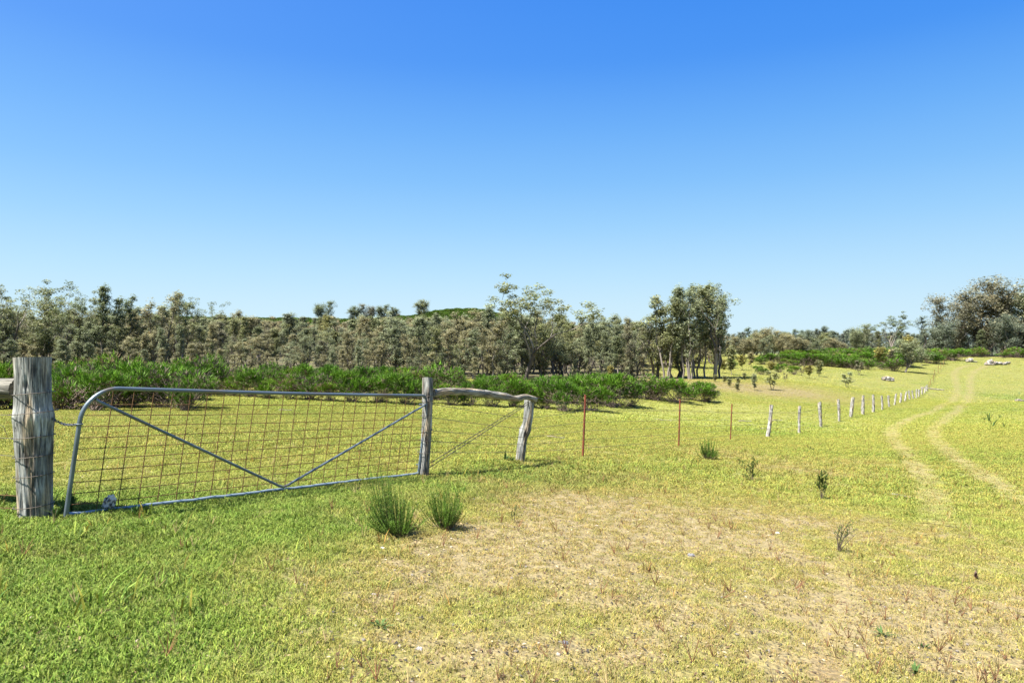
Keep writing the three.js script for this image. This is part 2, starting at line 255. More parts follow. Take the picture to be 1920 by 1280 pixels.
function scatterGrass(name, label, geo, z0, z1, perM2, scale, seed) {
  const r = rngOf(seed), mats = [], cols = [], m = new THREE.Matrix4(), q = new THREE.Quaternion(), e = new THREE.Euler(), s = V(), p = V(), wide = 0.80;
  const area = wide * (z1 * z1 - z0 * z0), n = Math.round(area * perM2);
  for (let k = 0; k < n; k++) {
    const Z = Math.sqrt(z0 * z0 + r() * (z1 * z1 - z0 * z0)), X = (r() * 2 - 1) * Z * wide;
    const [c, o] = grassColor(X, Z);
    const fade = Math.min(1, (Z - z0) / (z0 * 0.25) + (z0 < 5 ? 1 : 0.05), (z1 - Z) / (z1 * 0.22) + 0.05); const bare = smoothstep(o.d, 0.72, 1.02); const cover = fade * (1 - 0.4 * bare) * (1 - 0.25 * o.track) * (1 - Math.min(1, o.rut) * 0.55);
    if (r() > cover || (Z > 60 && r() < woodland(X, Z) * 0.8)) continue;
    const sc = scale * (0.7 + 0.6 * r()) * (0.8 + 0.4 * o.g - 0.25 * o.d) * (1 - 0.35 * o.track), vy = 0.85 + 0.4 * r();
    p.set(X, hgt(X, Z), -Z); e.set((r() - 0.5) * 0.2, r() * 6.283, (r() - 0.5) * 0.2); q.setFromEuler(e); s.set(sc, sc * vy, sc); m.compose(p, q, s); mats.push(m.clone());
    const t = 0.75 + 0.5 * r(), y = (r() - 0.5) * 0.25; cols.push([c[0] * t * (1 + y), c[1] * t, c[2] * t]);
  }
  const im = new THREE.InstancedMesh(geo, grassMat, mats.length); im.name = numbered(name); const cc = new THREE.Color();
  mats.forEach((x, k) => { im.setMatrixAt(k, x); im.setColorAt(k, cc.setRGB(...cols[k])); });
  im.castShadow = im.receiveShadow = true; tag(im, label, null, null, 'stuff'); scene.add(im); return im;
}
scatterGrass('grass', 'short turf of green and straw blades in the foreground', tuftGeo(1, 34, 0.085, 0.025, 0.0024), 2.6, 13, 430, 1, 11);
scatterGrass('grass', 'short pasture grass on both sides of the fence line', tuftGeo(2, 26, 0.14, 0.033, 0.0045), 9.5, 38, 120, 1.1, 12);
scatterGrass('grass', 'yellow-green pasture grass in the middle distance', tuftGeo(3, 20, 0.3, 0.045, 0.012), 28, 115, 18, 1.1, 13);
scatterGrass('grass', 'far pasture grass below the crest', tuftGeo(4, 18, 0.6, 0.06, 0.024), 85, 235, 2.6, 1.2, 14);
scatterGrass('grass', 'scattered taller grass clumps through the paddock', tuftGeo(5, 16, 0.07, 0.085, 0.0035), 4, 45, 2.2, 1.15, 15);
{ // litter, pebbles and dry stalks between the blades
  const leaf = new GB(); leaf.face([[-0.012, 0.002, 0], [0, 0.006, -0.006], [0.014, 0.003, 0], [0, 0.005, 0.006]], [1, 1, 1]);
  const stone = new THREE.IcosahedronGeometry(0.011, 1), sp = stone.attributes.position; for (let i = 0; i < sp.count; i++) { const k = 1 + 0.35 * noise(sp.getX(i) * 90, sp.getY(i) * 90, sp.getZ(i) * 90); sp.setXYZ(i, sp.getX(i) * k * 1.3, sp.getY(i) * k * 0.7, sp.getZ(i) * k); } stone.computeVertexNormals();
  const stalk = new GB(), rs = rngOf(77); for (let k = 0; k < 5; k++) { const a = rs() * 6.28, l = 0.05 + rs() * 0.05; stalk.tube([V(0, 0, 0), V(Math.cos(a) * 0.02, l * 0.6, Math.sin(a) * 0.02), V(Math.cos(a) * 0.035, l, Math.sin(a) * 0.035)], (s) => 0.0018 * (1 - s * 0.5), 3, [1, 1, 1]); }
  const mat = new THREE.MeshStandardMaterial({ name: 'dry litter', vertexColors: false, roughness: 0.9, side: THREE.DoubleSide });
  const sow = (name, label, geo, n, seed, z0, z1, pick, sc, dryOnly) => {
    const r = rngOf(seed), im = new THREE.InstancedMesh(geo, mat, n), m = new THREE.Matrix4(), q = new THREE.Quaternion(), e = new THREE.Euler(), c = new THREE.Color(); let k = 0, guard = 0;
    while (k < n && guard++ < n * 20) {
      const Z = z0 + (z1 - z0) * r() ** 1.25, X = (r() * 2 - 1) * Z * 0.8, o = pasture(X, Z); if (r() > 0.25 + dryOnly * o.d + (dryOnly < 0.5 ? 0.5 : 0)) continue;
      e.set((r() - 0.5) * 0.9, r() * 6.28, (r() - 0.5) * 0.9); q.setFromEuler(e); const s = sc * (0.5 + r() * 1.1); m.compose(V(X, hgt(X, Z) + 0.006 * sc, -Z), q, V(s, s, s)); im.setMatrixAt(k, m); im.setColorAt(k, c.setRGB(...pick(r))); k++;
    }
    im.count = k; im.name = name; im.castShadow = im.receiveShadow = true; tag(im, label, null, null, 'stuff'); scene.add(im);
  };
  sow('leaf_litter', 'brown and bleached leaf litter scattered through the turf', leaf.build(), 17000, 5, 2.7, 16, (r) => { const t = r(); return t < 0.5 ? [0.1, 0.06, 0.028] : t < 0.72 ? [0.27, 0.2, 0.1] : t < 0.94 ? [0.03, 0.026, 0.02] : [0.34, 0.29, 0.19]; }, 0.9, 0.6);
  sow('pebbles', 'small grey and pale pebbles lying in the dry turf', stone, 550, 6, 2.7, 14, (r) => { const t = r(); return t < 0.5 ? [0.16, 0.14, 0.12] : t < 0.62 ? [0.3, 0.25, 0.19] : [0.08, 0.07, 0.06]; }, 0.7, 0.9);
  sow('dry_stalks', 'thin reddish dry stalks standing in the turf', stalk.build(), 900, 7, 3, 30, (r) => (r() < 0.6 ? [0.17, 0.075, 0.03] : [0.36, 0.27, 0.12]), 1, 0.7);
}

// ------------------------------------------------------------------ weathered timber
const crackAt = (u, v) => { const warp = u + 0.02 * tnoise(u, v, 7, 4) + 0.008 * tnoise(u, v, 21, 14), a = Math.abs(tnoise(warp, v * 0.1, 15, 5)), b = Math.abs(tnoise(warp, v * 0.16, 34, 15)); return Math.max((1 - smoothstep(a, 0.004, 0.04)) * smoothstep(tnoise(u, v, 6, 6), -0.2, 0.12), 0.6 * (1 - smoothstep(b, 0.0, 0.05)) * smoothstep(tnoise(u, v, 9, 16), -0.05, 0.25)); };
const timberTex = dataTex(512, 1024, (u, v) => {
  const gr = tnoise(u, v * 0.16, 80, 1) * 0.22 + tnoise(u, v * 0.3, 40, 2) * 0.2 + tnoise(u, v, 60, 12) * 0.1, lo = tnoise(u, v, 5, 3) * 0.3 + tnoise(u, v, 13, 13) * 0.2;
  const s = (0.7 + gr + lo) * (1 - 0.55 * crackAt(u, v)), warm = smoothstep(tnoise(u, v * 0.6, 6, 8), 0.08, 0.45);
  return [s * (0.98 + 0.05 * warm), s * (0.97 - 0.05 * warm), s * (0.94 - 0.16 * warm)];
}, true);
const timberBump = dataTex(512, 1024, (u, v) => { const s = 0.7 + tnoise(u, v * 0.16, 80, 1) * 0.16 + tnoise(u, v * 0.3, 40, 2) * 0.16 - 0.45 * crackAt(u, v); return [s, s, s]; }, false);
const timber = (tint, bump) => new THREE.MeshStandardMaterial({ name: 'weathered timber', color: new THREE.Color().setRGB(...tint), map: timberTex, bumpMap: timberBump, bumpScale: bump, roughness: 0.92, vertexColors: true });
const greyTimber = timber([0.5, 0.52, 0.51], 0.016), darkTimber = timber([0.46, 0.47, 0.46], 0.016), paleTimber = timber([0.78, 0.76, 0.73], 0.012);
function log(path, radius, { sides = 28, rough = 0.09, flat = 0.06, seed = 1, lump = 0, uRep = 2, color = null, topCut = 0.0 } = {}) { // a split, fissured log along a path, with closed ends
  const n = path.length, g = new GB(), t = V(), nr = V(), bi = V(); let prev = null, len = 0; const q = sides + 1;
  for (let k = 0; k < n; k++) {
    t.copy(path[Math.min(k + 1, n - 1)]).sub(path[Math.max(k - 1, 0)]).normalize(); if (!prev) prev = Math.abs(t.y) > 0.8 ? V(0, 0, 1) : V(0, 1, 0);
    nr.copy(prev).addScaledVector(t, -prev.dot(t)).normalize(); prev = nr.clone(); bi.crossVectors(t, nr); if (k) len += path[k].distanceTo(path[k - 1]);
    const s = k / (n - 1), R = typeof radius === 'function' ? radius(s) : radius;
    for (let m = 0; m <= sides; m++) {
      const a = (m % sides) / sides * 6.2832, cx = Math.cos(a), cy = Math.sin(a);
      let r = R * (1 + flat * noise(cx * 1.3 + seed * 3.1, cy * 1.3, seed) * 2 + rough * noise(cx * 5 + seed, cy * 5, len * 1.3 / R * 0.12 + seed) + rough * 0.7 * noise(cx * 11, cy * 11, len * 2 + seed * 2));
      if (lump) r *= 1 + lump * noise(cx * 1.6, cy * 1.6, len * 4.5 + seed * 5);
      const fis = Math.abs(noise(cx * 4.2 + seed, cy * 4.2, len * 0.8 + seed)); r *= 1 - 0.09 * (1 - smoothstep(fis, 0, 0.09)) * (R > 0.03 ? 1 : 0);
      const x = nr.x * cx + bi.x * cy, y = nr.y * cx + bi.y * cy, z = nr.z * cx + bi.z * cy, cut = k === n - 1 ? topCut * R * cx : 0;
      g.v(path[k].x + x * r + t.x * cut, path[k].y + y * r + t.y * cut, path[k].z + z * r + t.z * cut, x, y, z, color ? color(s, a, len) : [1, 1, 1], m / sides * uRep * 0.5, len * 0.5);
    }
  }
  for (let k = 0; k < n - 1; k++) for (let m = 0; m < sides; m++) { const a = k * q + m; g.i.push(a, a + 1, a + q, a + 1, a + q + 1, a + q); }
  const body = g.build(); body.computeVertexNormals();
  { // smooth the seam
    const nn = body.attributes.normal; for (let k = 0; k < n; k++) { const a = k * q, b = a + sides; const v = V(nn.getX(a) + nn.getX(b), nn.getY(a) + nn.getY(b), nn.getZ(a) + nn.getZ(b)).normalize(); nn.setXYZ(a, v.x, v.y, v.z); nn.setXYZ(b, v.x, v.y, v.z); }
  }
  const caps = new GB();
  for (const k of [0, n - 1]) {
    const d = path[k].clone().sub(path[k ? k - 1 : 1]).normalize(), ctr = caps.v(path[k].x, path[k].y, path[k].z, d.x, d.y, d.z, color ? color(k ? 1 : 0, 0, len) : [1.1, 1.08, 1.02], 0.5, 0.5), ids = [];
    for (let m = 0; m <= sides; m++) { const o = (k * q + m) * 3; ids.push(caps.v(g.p[o], g.p[o + 1], g.p[o + 2], d.x, d.y, d.z, color ? color(k ? 1 : 0, m, len) : [1.1, 1.08, 1.02], 0.5 + 0.12 * Math.cos(m / sides * 6.283), 0.5 + 0.12 * Math.sin(m / sides * 6.283))); }
    for (let m = 0; m < sides; m++) k ? caps.i.push(ctr, ids[m], ids[m + 1]) : caps.i.push(ctr, ids[m + 1], ids[m]);
  }
  return mergeGeometries([body, caps.build()]);
}
const straight = (a, b, n) => Array.from({ length: n + 1 }, (_, k) => a.clone().lerp(b, k / n));
const curve = (pts, n) => new THREE.CatmullRomCurve3(pts).getPoints(n);
const rel0 = (o) => (v) => v.clone().sub(o);

// metals
const galv = new THREE.MeshStandardMaterial({ name: 'galvanised pipe', color: new THREE.Color().setRGB(0.13, 0.165, 0.19), metalness: 0.4, roughness: 0.4, vertexColors: true, bumpMap: groundBump, bumpScale: 0.0006 });
const wireMat = new THREE.MeshStandardMaterial({ name: 'old wire', color: new THREE.Color().setRGB(0.1, 0.085, 0.07), metalness: 0.5, roughness: 0.6 });
const rustWire = new THREE.MeshStandardMaterial({ name: 'rusty wire', color: new THREE.Color().setRGB(0.11, 0.055, 0.018), metalness: 0.2, roughness: 0.8 });
const rustMat = new THREE.MeshStandardMaterial({ name: 'rusted steel', color: new THREE.Color().setRGB(0.16, 0.04, 0.018), roughness: 0.85, metalness: 0.15, vertexColors: true, bumpMap: groundBump, bumpScale: 0.002 });
const wire = (pts, r, sides = 5) => new GB().tube(pts, r, sides, [1, 1, 1]).build();

// ------------------------------------------------------------------ the gate
const GBL = at(122, 971, 6.05), GBR = at(784, 890, 9.95), GTL = at(158, 727, 6.1);
{
  const o = GBL.clone(), e = GBR.clone().sub(GBL), L = e.length(); e.normalize(); const n = GTL.clone().sub(GBL), Hh = n.length(); n.normalize();
  const P = (u, v, off = 0) => V(e.x * u + n.x * v, e.y * u + n.y * v, e.z * u + n.z * v).addScaledVector(e.clone().cross(n).normalize(), off);
  const t = thing('farm_gate', o, 'long galvanised farm gate with V brace and rusty mesh, chained to the thick post', 'gate');
  const R = 0.3, r2 = 0.13, top = []; const arc = (cu, cv, rad, a0, a1, m) => { for (let k = 0; k <= m; k++) { const a = a0 + (a1 - a0) * k / m; top.push(P(cu + rad * Math.cos(a), cv + rad * Math.sin(a))); } };
  for (let k = 0; k < 8; k++) top.push(P(0, (Hh - R) * k / 8)); arc(R, Hh - R, R, Math.PI, Math.PI / 2, 12); for (let k = 1; k < 22; k++) top.push(P(R + (L - R - r2) * k / 22, Hh - 0.012 * Math.sin(Math.PI * k / 22)));
  arc(L - r2, Hh - r2, r2, Math.PI / 2, 0, 8);
  const weather = (s, p) => { const k = 0.9 + 0.5 * noise(p.x * 5, p.y * 11, p.z * 5), ru = smoothstep(noise(p.x * 7 + 4, p.y * 7, p.z * 7), 0.28, 0.5); return mix3([k, k, k], [1.3, 0.75, 0.4], ru * 0.7); };
  part('frame', new GB().tube(top, 0.0195, 14, weather, { capStart: true }).build(), galv, t);
  const st = straight(P(L, Hh - r2), P(L, 0.0), 14);
  part('hinge_stile', new GB().tube(st, 0.0195, 12, (s, p) => (s < 0.48 ? mix3([1.5, 0.5, 0.13], [1.7, 1.0, 0.5], smoothstep(noise(p.y * 30, p.x * 9), -0.3, 0.5)) : [1.2, 1.2, 1.2]), { capEnd: true }).build(), galv, t).userData.label = 'rust-streaked hinge stile';
  const bt = straight(P(0.02, 0.03), P(L - 0.02, 0.02), 40).map((p, k) => p.add(V(0, 0.012 * noise(k * 0.6, 2), 0)));
  part('bottom_rail', new GB().tube(bt, 0.017, 10, (s, p) => { const k = noise(s * 40, 3, 1) > 0.02 ? 4.2 : 2; return [k, k * 0.97, k * 0.92]; }).build(), galv, t);
  const br = [P(0.1, Hh - 0.1), ...straight(P(0.13, Hh - 0.12), P(L * 0.49 - 0.09, 0.09), 10), ...[0.2, 0.5, 0.8].map((k) => P(L * 0.49 - 0.09 + 0.2 * k, 0.09 - 0.032 * Math.sin(Math.PI * k))), ...straight(P(L * 0.49 + 0.11, 0.09), P(L - 0.02, Hh - 0.12), 12)];
  part('brace', new GB().tube(br.map((p, k) => p.add(P(0, 0, 0.012))), 0.0145, 10, weather).build(), galv, t);
  const wv = 23; for (let k = 0; k < wv; k++) { const u = L * (0.055 + 0.93 * k / wv), hTop = u < R ? Hh - R + Math.sqrt(R * R - (R - u) ** 2) : Hh; part('mesh_wire', wire([P(u, 0.03, -0.01), P(u + 0.006 * noise(k, 1), hTop * 0.5, -0.012), P(u, hTop, -0.01)], 0.0046), rustWire, t); }
  for (let k = 0; k < 10; k++) { const v = 0.11 + (Hh - 0.2) * k / 9.6, u0 = v > Hh - R ? R - Math.sqrt(Math.max(0, R * R - (v - Hh + R) ** 2)) : 0; part('mesh_wire', wire(Array.from({ length: 9 }, (_, m) => P(u0 + (L - u0) * m / 8, v + 0.008 * noise(m * 0.8, k), -0.004)), 0.004), rustWire, t); }
  const band = new THREE.TorusGeometry(0.026, 0.006, 6, 16); band.rotateX(Math.PI / 2); const bm = part('clamp_ring', band, galv, t); bm.position.copy(P(0, Hh * 0.72)); band.setAttribute('color', new THREE.Float32BufferAttribute(new Array(band.attributes.position.count * 3).fill(0.8), 3));
  // chain from the strainer post to the gate
  const c0 = at(92, 781, 6.08), c1 = P(0, Hh * 0.72).add(o), ch = thing('gate_chain', c0, 'dark steel chain tying the gate to the thick post', 'chain'), d = c1.clone().sub(c0), nl = 17;
  const dark = new THREE.MeshStandardMaterial({ name: 'chain steel', color: new THREE.Color().setRGB(0.07, 0.08, 0.1), metalness: 0.6, roughness: 0.5 });
  const link = new THREE.TorusGeometry(0.0095, 0.0032, 6, 12); link.scale(1.55, 1, 1);
  for (let k = 0; k < nl; k++) { const m = part('link', link, dark, ch), s = (k + 0.5) / nl; m.position.copy(d).multiplyScalar(s).add(V(0, -0.035 * Math.sin(Math.PI * s), 0)); m.quaternion.setFromUnitVectors(V(1, 0, 0), d.clone().normalize()); m.rotateX(k % 2 ? Math.PI / 2 : 0.1); }
  // small pale lump resting on the bottom rail
  const lump = new THREE.IcosahedronGeometry(1, 3), lp = lump.attributes.position, lc = []; for (let i = 0; i < lp.count; i++) { const x = lp.getX(i), y = lp.getY(i), z = lp.getZ(i), k = 1 + 0.5 * noise(x * 1.7, y * 1.7, z * 1.7) + 0.2 * noise(x * 5, y * 5, z * 5); lp.setXYZ(i, x * 0.05 * k, y * 0.07 * k, z * 0.04 * k); const dk = noise(x * 2.1 + 4, y * 2.1, z * 2) > 0.08 && y < 0.6 ? [0.06, 0.05, 0.045] : [0.6, 0.54, 0.46]; lc.push(...dk); } lump.setAttribute('color', new THREE.Float32BufferAttribute(lc, 3)); lump.computeVertexNormals();
  solo('stone', lump, new THREE.MeshStandardMaterial({ name: 'pale lump', vertexColors: true, roughness: 0.9 }), P(0.36, 0.1).add(o), 'small pale and dark lump sitting on the bottom rail of the gate', 'stone').rotation.z = -0.5;
}

// ------------------------------------------------------------------ strainer post, its rail and wires at the left
const base1 = ground(63, 966); base1.x = at(63, 966, 6.08).x; base1.z = -6.08; base1.y = hgt(base1.x, 6.08);
{
  const Hp = 1.42, t = thing('strainer_post', base1, 'thick cracked grey strainer post wrapped with wire at the left', 'post');
  const rr = (s) => 0.141 - 0.008 * Math.sin(s * 9) + 0.006 * s + 0.014 * Math.exp(-(((s - 0.66) / 0.05) ** 2)) - 0.01 * Math.exp(-(((s - 0.45) / 0.12) ** 2));
  const stain = (s, a) => { const k = smoothstep(noise(Math.cos(a) * 1.4 + 3, Math.sin(a) * 1.4, s * 3.2), 0.0, 0.45) * smoothstep(s, 0.2, 0.35) * (1 - smoothstep(s, 0.68, 0.78)); return mix3([1, 1, 1], [0.42, 0.33, 0.23], k * 0.85); };
  part('log', log(straight(V(0.02, -0.15, 0), V(-0.012, Hp, 0), 90), rr, { sides: 84, rough: 0.018, flat: 0.05, lump: 0.05, seed: 3, uRep: 3, color: stain, topCut: 0.03 }), greyTimber, t);
  for (const [s, tilt, rad] of [[0.775, 0.1, 1.09], [0.655, 0.13, 1.1], [0.505, 0.09, 1.08], [0.385, 0.08, 1.08], [0.265, 0.08, 1.08], [0.075, 0.08, 1.08]]) {
    const ring = []; for (let k = 0; k <= 36; k++) { const a = k / 36 * 6.2832, R = rr(s) * rad + 0.006; ring.push(V(Math.cos(a) * R, s * Hp + Math.cos(a) * tilt * 0.13, Math.sin(a) * R)); }
    part('wire_wrap', wire(ring, 0.0032), wireMat, t);
  }
  // the rail that runs out of the picture, and the post that carries its other end
  const r0 = at(27, 729, 6.15), r1 = V(-7.6, r0.y + 0.02, -6.5), rl = thing('fence_rail', r0, 'thick pale log rail butting into the left of the thick post', 'rail');
  part('log', log(straight(V(0.02, 0, 0), r1.clone().sub(r0), 40), (s) => 0.092 + 0.006 * Math.sin(s * 7), { sides: 40, rough: 0.1, lump: 0.05, seed: 8, color: (s, a) => [0.6, 0.56, 0.5] }), greyTimber, rl);
  const b2 = onGround(-7.75, 6.52), ep = thing('strainer_post', b2, 'grey end post carrying the far end of the left rail', 'post');
  part('log', log(straight(V(0, -0.2, 0), V(0.02, r1.y - b2.y + 0.25, 0), 40), 0.14, { sides: 40, lump: 0.05, seed: 12 }), greyTimber, ep);
  const wl = [[0.64, 0.52, 'plain fence wire tied to the thick post just under its rail', false], [0.49, 0.5, 'second wire down on the left side of the thick post', false], [0.38, 0.4, 'third wire down on the left side of the thick post', false], [0.13, 0.16, 'rusty barbed wire running left from the foot of the thick post', true], [0.05, 0.06, 'lowest rusty barbed wire just above the grass at the thick post', true]];
  for (const [s, s2, lb, barbed] of wl) {
    const a = V(base1.x - 0.15, base1.y + s * Hp, base1.z), b = V(b2.x, b2.y + s2 * Hp, b2.z), w = thing('fence_wire', a, lb, 'wire'), d = b.clone().sub(a), pts = []; for (let k = 0; k <= 30; k++) pts.push(d.clone().multiplyScalar(k / 30).add(V(0, -0.05 * Math.sin(Math.PI * k / 30), 0)));
    part('strand', wire(pts, 0.0028), barbed ? rustWire : wireMat, w);
    if (barbed) { const tw = pts.flatMap((p, k) => [p.clone().add(V(0, 0.005, 0)), p.clone().add(V(0.05, -0.005, 0.004))]); part('strand', wire(tw, 0.002, 4), rustWire, w); for (let k = 1; k < 30; k += 1) { const p = pts[k]; part('barb', wire([p.clone().add(V(-0.015, -0.02, 0.01)), p, p.clone().add(V(0.012, 0.022, -0.01))], 0.0018, 4), rustWire, w); } }
  }
  const kn = thing('wire_stay', at(6, 800, 6.1), 'short bent wire end hanging from the second wire at the left edge', 'wire'); part('strand', wire([V(-0.06, 0.03, 0), V(0, 0, 0), V(0.012, -0.035, 0), V(0.03, -0.075, 0)], 0.0026), wireMat, kn);
}

// ------------------------------------------------------------------ hinge post, top rail, stay post, bracing wires
const hb = at(793, 889, 10.02), stayB = at(975, 864, 12.75);
hb.y = hgt(hb.x, 10.02); stayB.y = hgt(stayB.x, 12.75);
const hingeTop = at(802, 709, 10.02), stayTop = at(993, 742, 12.75);
{
  const t = thing('hinge_post', hb, 'grey split post that carries the right end of the gate', 'post'), d = hingeTop.clone().sub(hb);
  const rr = (s) => 0.094 - 0.018 * s + 0.006 * Math.sin(s * 8);
  part('log', log(curve([V(-0.02, -0.15, 0), V(0, 0, 0), d.clone().multiplyScalar(0.5).add(V(0.02, 0, 0)), d], 60), rr, { sides: 48, rough: 0.08, flat: 0.1, seed: 21, topCut: 0.25, color: (s, a) => mix3([1.1, 1.08, 1.06], [0.5, 0.36, 0.3], smoothstep(noise(Math.cos(a) * 2, Math.sin(a) * 2, s * 5), 0.18, 0.42) * 0.8) }), greyTimber, t);
  for (const y of [741, 751, 778, 804, 824, 846]) { const s = (889 - y) / 180, ring = []; for (let k = 0; k <= 28; k++) { const a = k / 28 * 6.2832, R = rr(s) * 1.06 + 0.006; ring.push(d.clone().multiplyScalar(s).add(V(Math.cos(a) * R + 0.014 * Math.sin(Math.PI * s), 0.008 * Math.sin(a * 2 + s * 9), Math.sin(a) * R))); } part('wire_wrap', wire(ring, 0.0036), wireMat, t); }
  for (const y of [757, 868]) { const h = new GB().tube([V(0, 0, 0), V(-0.1, 0, 0.06)], 0.011, 8, [1, 1, 1], { capEnd: true }).build(), m = part('hinge_pin', h, galv, t); m.position.copy(d).multiplyScalar((889 - y) / 180); }
  const sp = thing('stay_post', stayB, 'crooked leaning grey post under the right end of the top rail', 'post'), ds = stayTop.clone().sub(stayB);
  part('log', log(curve([V(-0.03, -0.15, 0), V(0, 0, 0), ds.clone().multiplyScalar(0.33).add(V(-0.01, 0, 0)), ds.clone().multiplyScalar(0.62).add(V(0.03, 0, 0)), ds.clone().add(V(0, -0.02, 0))], 50), (s) => 0.078 + 0.02 * Math.exp(-(((s - 0.62) / 0.06) ** 2)) + 0.012 * s, { sides: 40, rough: 0.14, lump: 0.12, seed: 31 }), greyTimber, sp);
  const a = at(812, 737, 10.1), b = at(1004, 746, 12.75), rl = thing('fence_rail', a, 'wavy grey log rail between the hinge post and the leaning post', 'rail'), D = b.clone().sub(a), Q = (s, dy) => D.clone().multiplyScalar(s).add(V(0, dy, 0));
  part('log', log(curve([Q(0, 0), Q(0.12, 0.035), Q(0.3, 0.045), Q(0.5, 0.02), Q(0.65, -0.005), Q(0.76, -0.03), Q(0.88, 0.012), Q(0.96, -0.01), Q(1, -0.03)], 70), (s) => 0.056 + 0.012 * Math.exp(-(((s - 0.4) / 0.15) ** 2)) - 0.006 * s, { sides: 36, rough: 0.16, lump: 0.1, seed: 41, color: () => [1.1, 1.05, 0.98] }), greyTimber, rl);
  // two twisted bracing wires from the head of the stay post to the foot of the hinge post
  for (const [dy, dz, lb] of [[0, -0.04, 'upper of two dark bracing wires slanting down from the leaning post'], [-0.05, 0.05, 'lower of two dark bracing wires slanting down from the leaning post']]) {
    const p0 = hb.clone().add(V(0.02, 0.13 + dy, 0.09 + dz)), p1 = stayTop.clone().add(V(0, -0.09 + dy * 0.6, 0.06 + dz)), w = thing('bracing_wire', p0, lb, 'wire'), d2 = p1.clone().sub(p0);
    for (const ph of [0, Math.PI]) part('strand', wire(Array.from({ length: 61 }, (_, k) => d2.clone().multiplyScalar(k / 60).add(V(0, 0.006 * Math.sin(k * 1.2 + ph), 0.006 * Math.cos(k * 1.2 + ph)))), 0.0036), wireMat, w);
  }
}
// ------------------------------------------------------------------ steel pickets and split posts down the fence line
const linePosts = []; // {base, top}
const PICKETS = [[1093, 857, 1098, 740, 15, 'nearest rusty star picket, first right of the leaning post'], [1273, 836, 1275.5, 748, 20.5, 'second rusty star picket right of the leaning post'], [1370, 825, 1373, 757, 25.6, 'third rusty star picket, just left of the first timber post']];
function picketGeo(d, w = 0.019) { // a Y-section steel picket with notched holes suggested by its three blades
  const g = new GB(), ax = d.clone().normalize(); const u = V(1, 0, 0).addScaledVector(ax, -ax.x).normalize(), v = ax.clone().cross(u);
  const rr = rngOf(Math.round(d.length() * 1e4)), n = 10;
  for (const a0 of [0.5, 2.6, 4.7]) {
    const dir = u.clone().multiplyScalar(Math.cos(a0)).addScaledVector(v, Math.sin(a0)), side = ax.clone().cross(dir).multiplyScalar(0.0035), out = dir.clone().multiplyScalar(w);
    for (let k = 0; k < n; k++) {
      const p = d.clone().multiplyScalar(-0.05 + 1.05 * k / n), q = d.clone().multiplyScalar(-0.05 + 1.05 * (k + 1) / n), tone = 0.7 + rr() * 0.6, c = [tone, tone * (0.8 + rr() * 0.4), tone * 0.9], f = (pt, s, o) => pt.clone().addScaledVector(side, s).addScaledVector(out, o).toArray();
      g.face([f(p, 1, 0), f(p, 1, 1), f(q, 1, 1), f(q, 1, 0)], c); g.face([f(p, -1, 1), f(p, -1, 0), f(q, -1, 0), f(q, -1, 1)], c); g.face([f(p, 1, 1), f(p, -1, 1), f(q, -1, 1), f(q, 1, 1)], c);
      if (k === n - 1) g.face([f(q, 1, 0), f(q, 1, 1), f(q, -1, 1), f(q, -1, 0)], c);
    }
  }
  return g.build();
}
for (const [bx, by, tx, ty, Z, lb] of PICKETS) {
  const b = pxAt(bx, Z), top = at(tx, ty, Z), t = thing('star_picket', b, lb, 'picket');
  const d = top.clone().sub(b); part('steel_bar', picketGeo(d, 0.024), rustMat, t); linePosts.push({ b, d });
  for (const s of [0.78, 0.6, 0.45, 0.32]) { const w = part('wire_tie', wire([V(-0.02, -0.008, 0.02), V(0.004, 0.004, 0.028), V(0.022, 0.008, 0.018)], 0.002, 4), wireMat, t); w.position.copy(d).multiplyScalar(s); }
}
const POSTS = [[1440, 820, 1447, 759, 10], [1499, 815, 1500, 761.5, 7], [1540, 802.5, 1537, 755, 8], [1574, 791, 1572, 749, 6.5], [1595.6, 783, 1600, 745, 8], [1618.5, 777, 1619, 742, 7], [1638, 773, 1637.5, 740.5, 6.5], [1655, 769.5, 1653.5, 742, 5], [1668, 765, 1666.5, 741, 5], [1678, 761.5, 1681, 738.5, 4.5], [1688.5, 757, 1690.5, 736.6, 5], [1698, 754, 1700.5, 734.7, 4.5], [1706.6, 751.8, 1704.6, 732, 4.5], [1713.7, 750.3, 1711, 732, 4], [1719, 747, 1719.5, 730, 4], [1723.7, 745.6, 1724, 729.7, 4.2], [1729.3, 742.8, 1729.8, 727.8, 3.6], [1734.7, 737.7, 1736.3, 724, 3.6], [1738.7, 732.5, 1739, 721, 3.2]];
const PZ = [30.5, 36, 41, 46, 51, 56, 61, 66.5, 72, 77, 82, 87, 92, 97, 102, 107, 112, 117, 121.5];
const PLABEL = ['first and nearest grey split post, leaning right, after the rusty pickets', 'narrow upright pale post, second of the timber line', 'third timber post, broad topped and leaning left', 'fourth timber post, slim and pale, leaning a little left', 'fifth timber post, leaning right with dark cracks', 'sixth timber post, dark topped and upright', 'seventh timber post, upright and stout', 'eighth timber post, slim and leaning left', 'ninth timber post, slim with a darker top', 'tenth timber post, leaning right', 'eleventh timber post, sloping right', 'twelfth timber post, tilted to the right', 'thirteenth timber post, crossed close behind by a left lean', 'fourteenth timber post, leaning left', 'fifteenth timber post, upright at the bend', 'sixteenth timber post, close beside the fifteenth', 'seventeenth timber post from the rusty pickets', 'eighteenth timber post, second last before the slope', 'last timber post where the far steel pickets begin'];
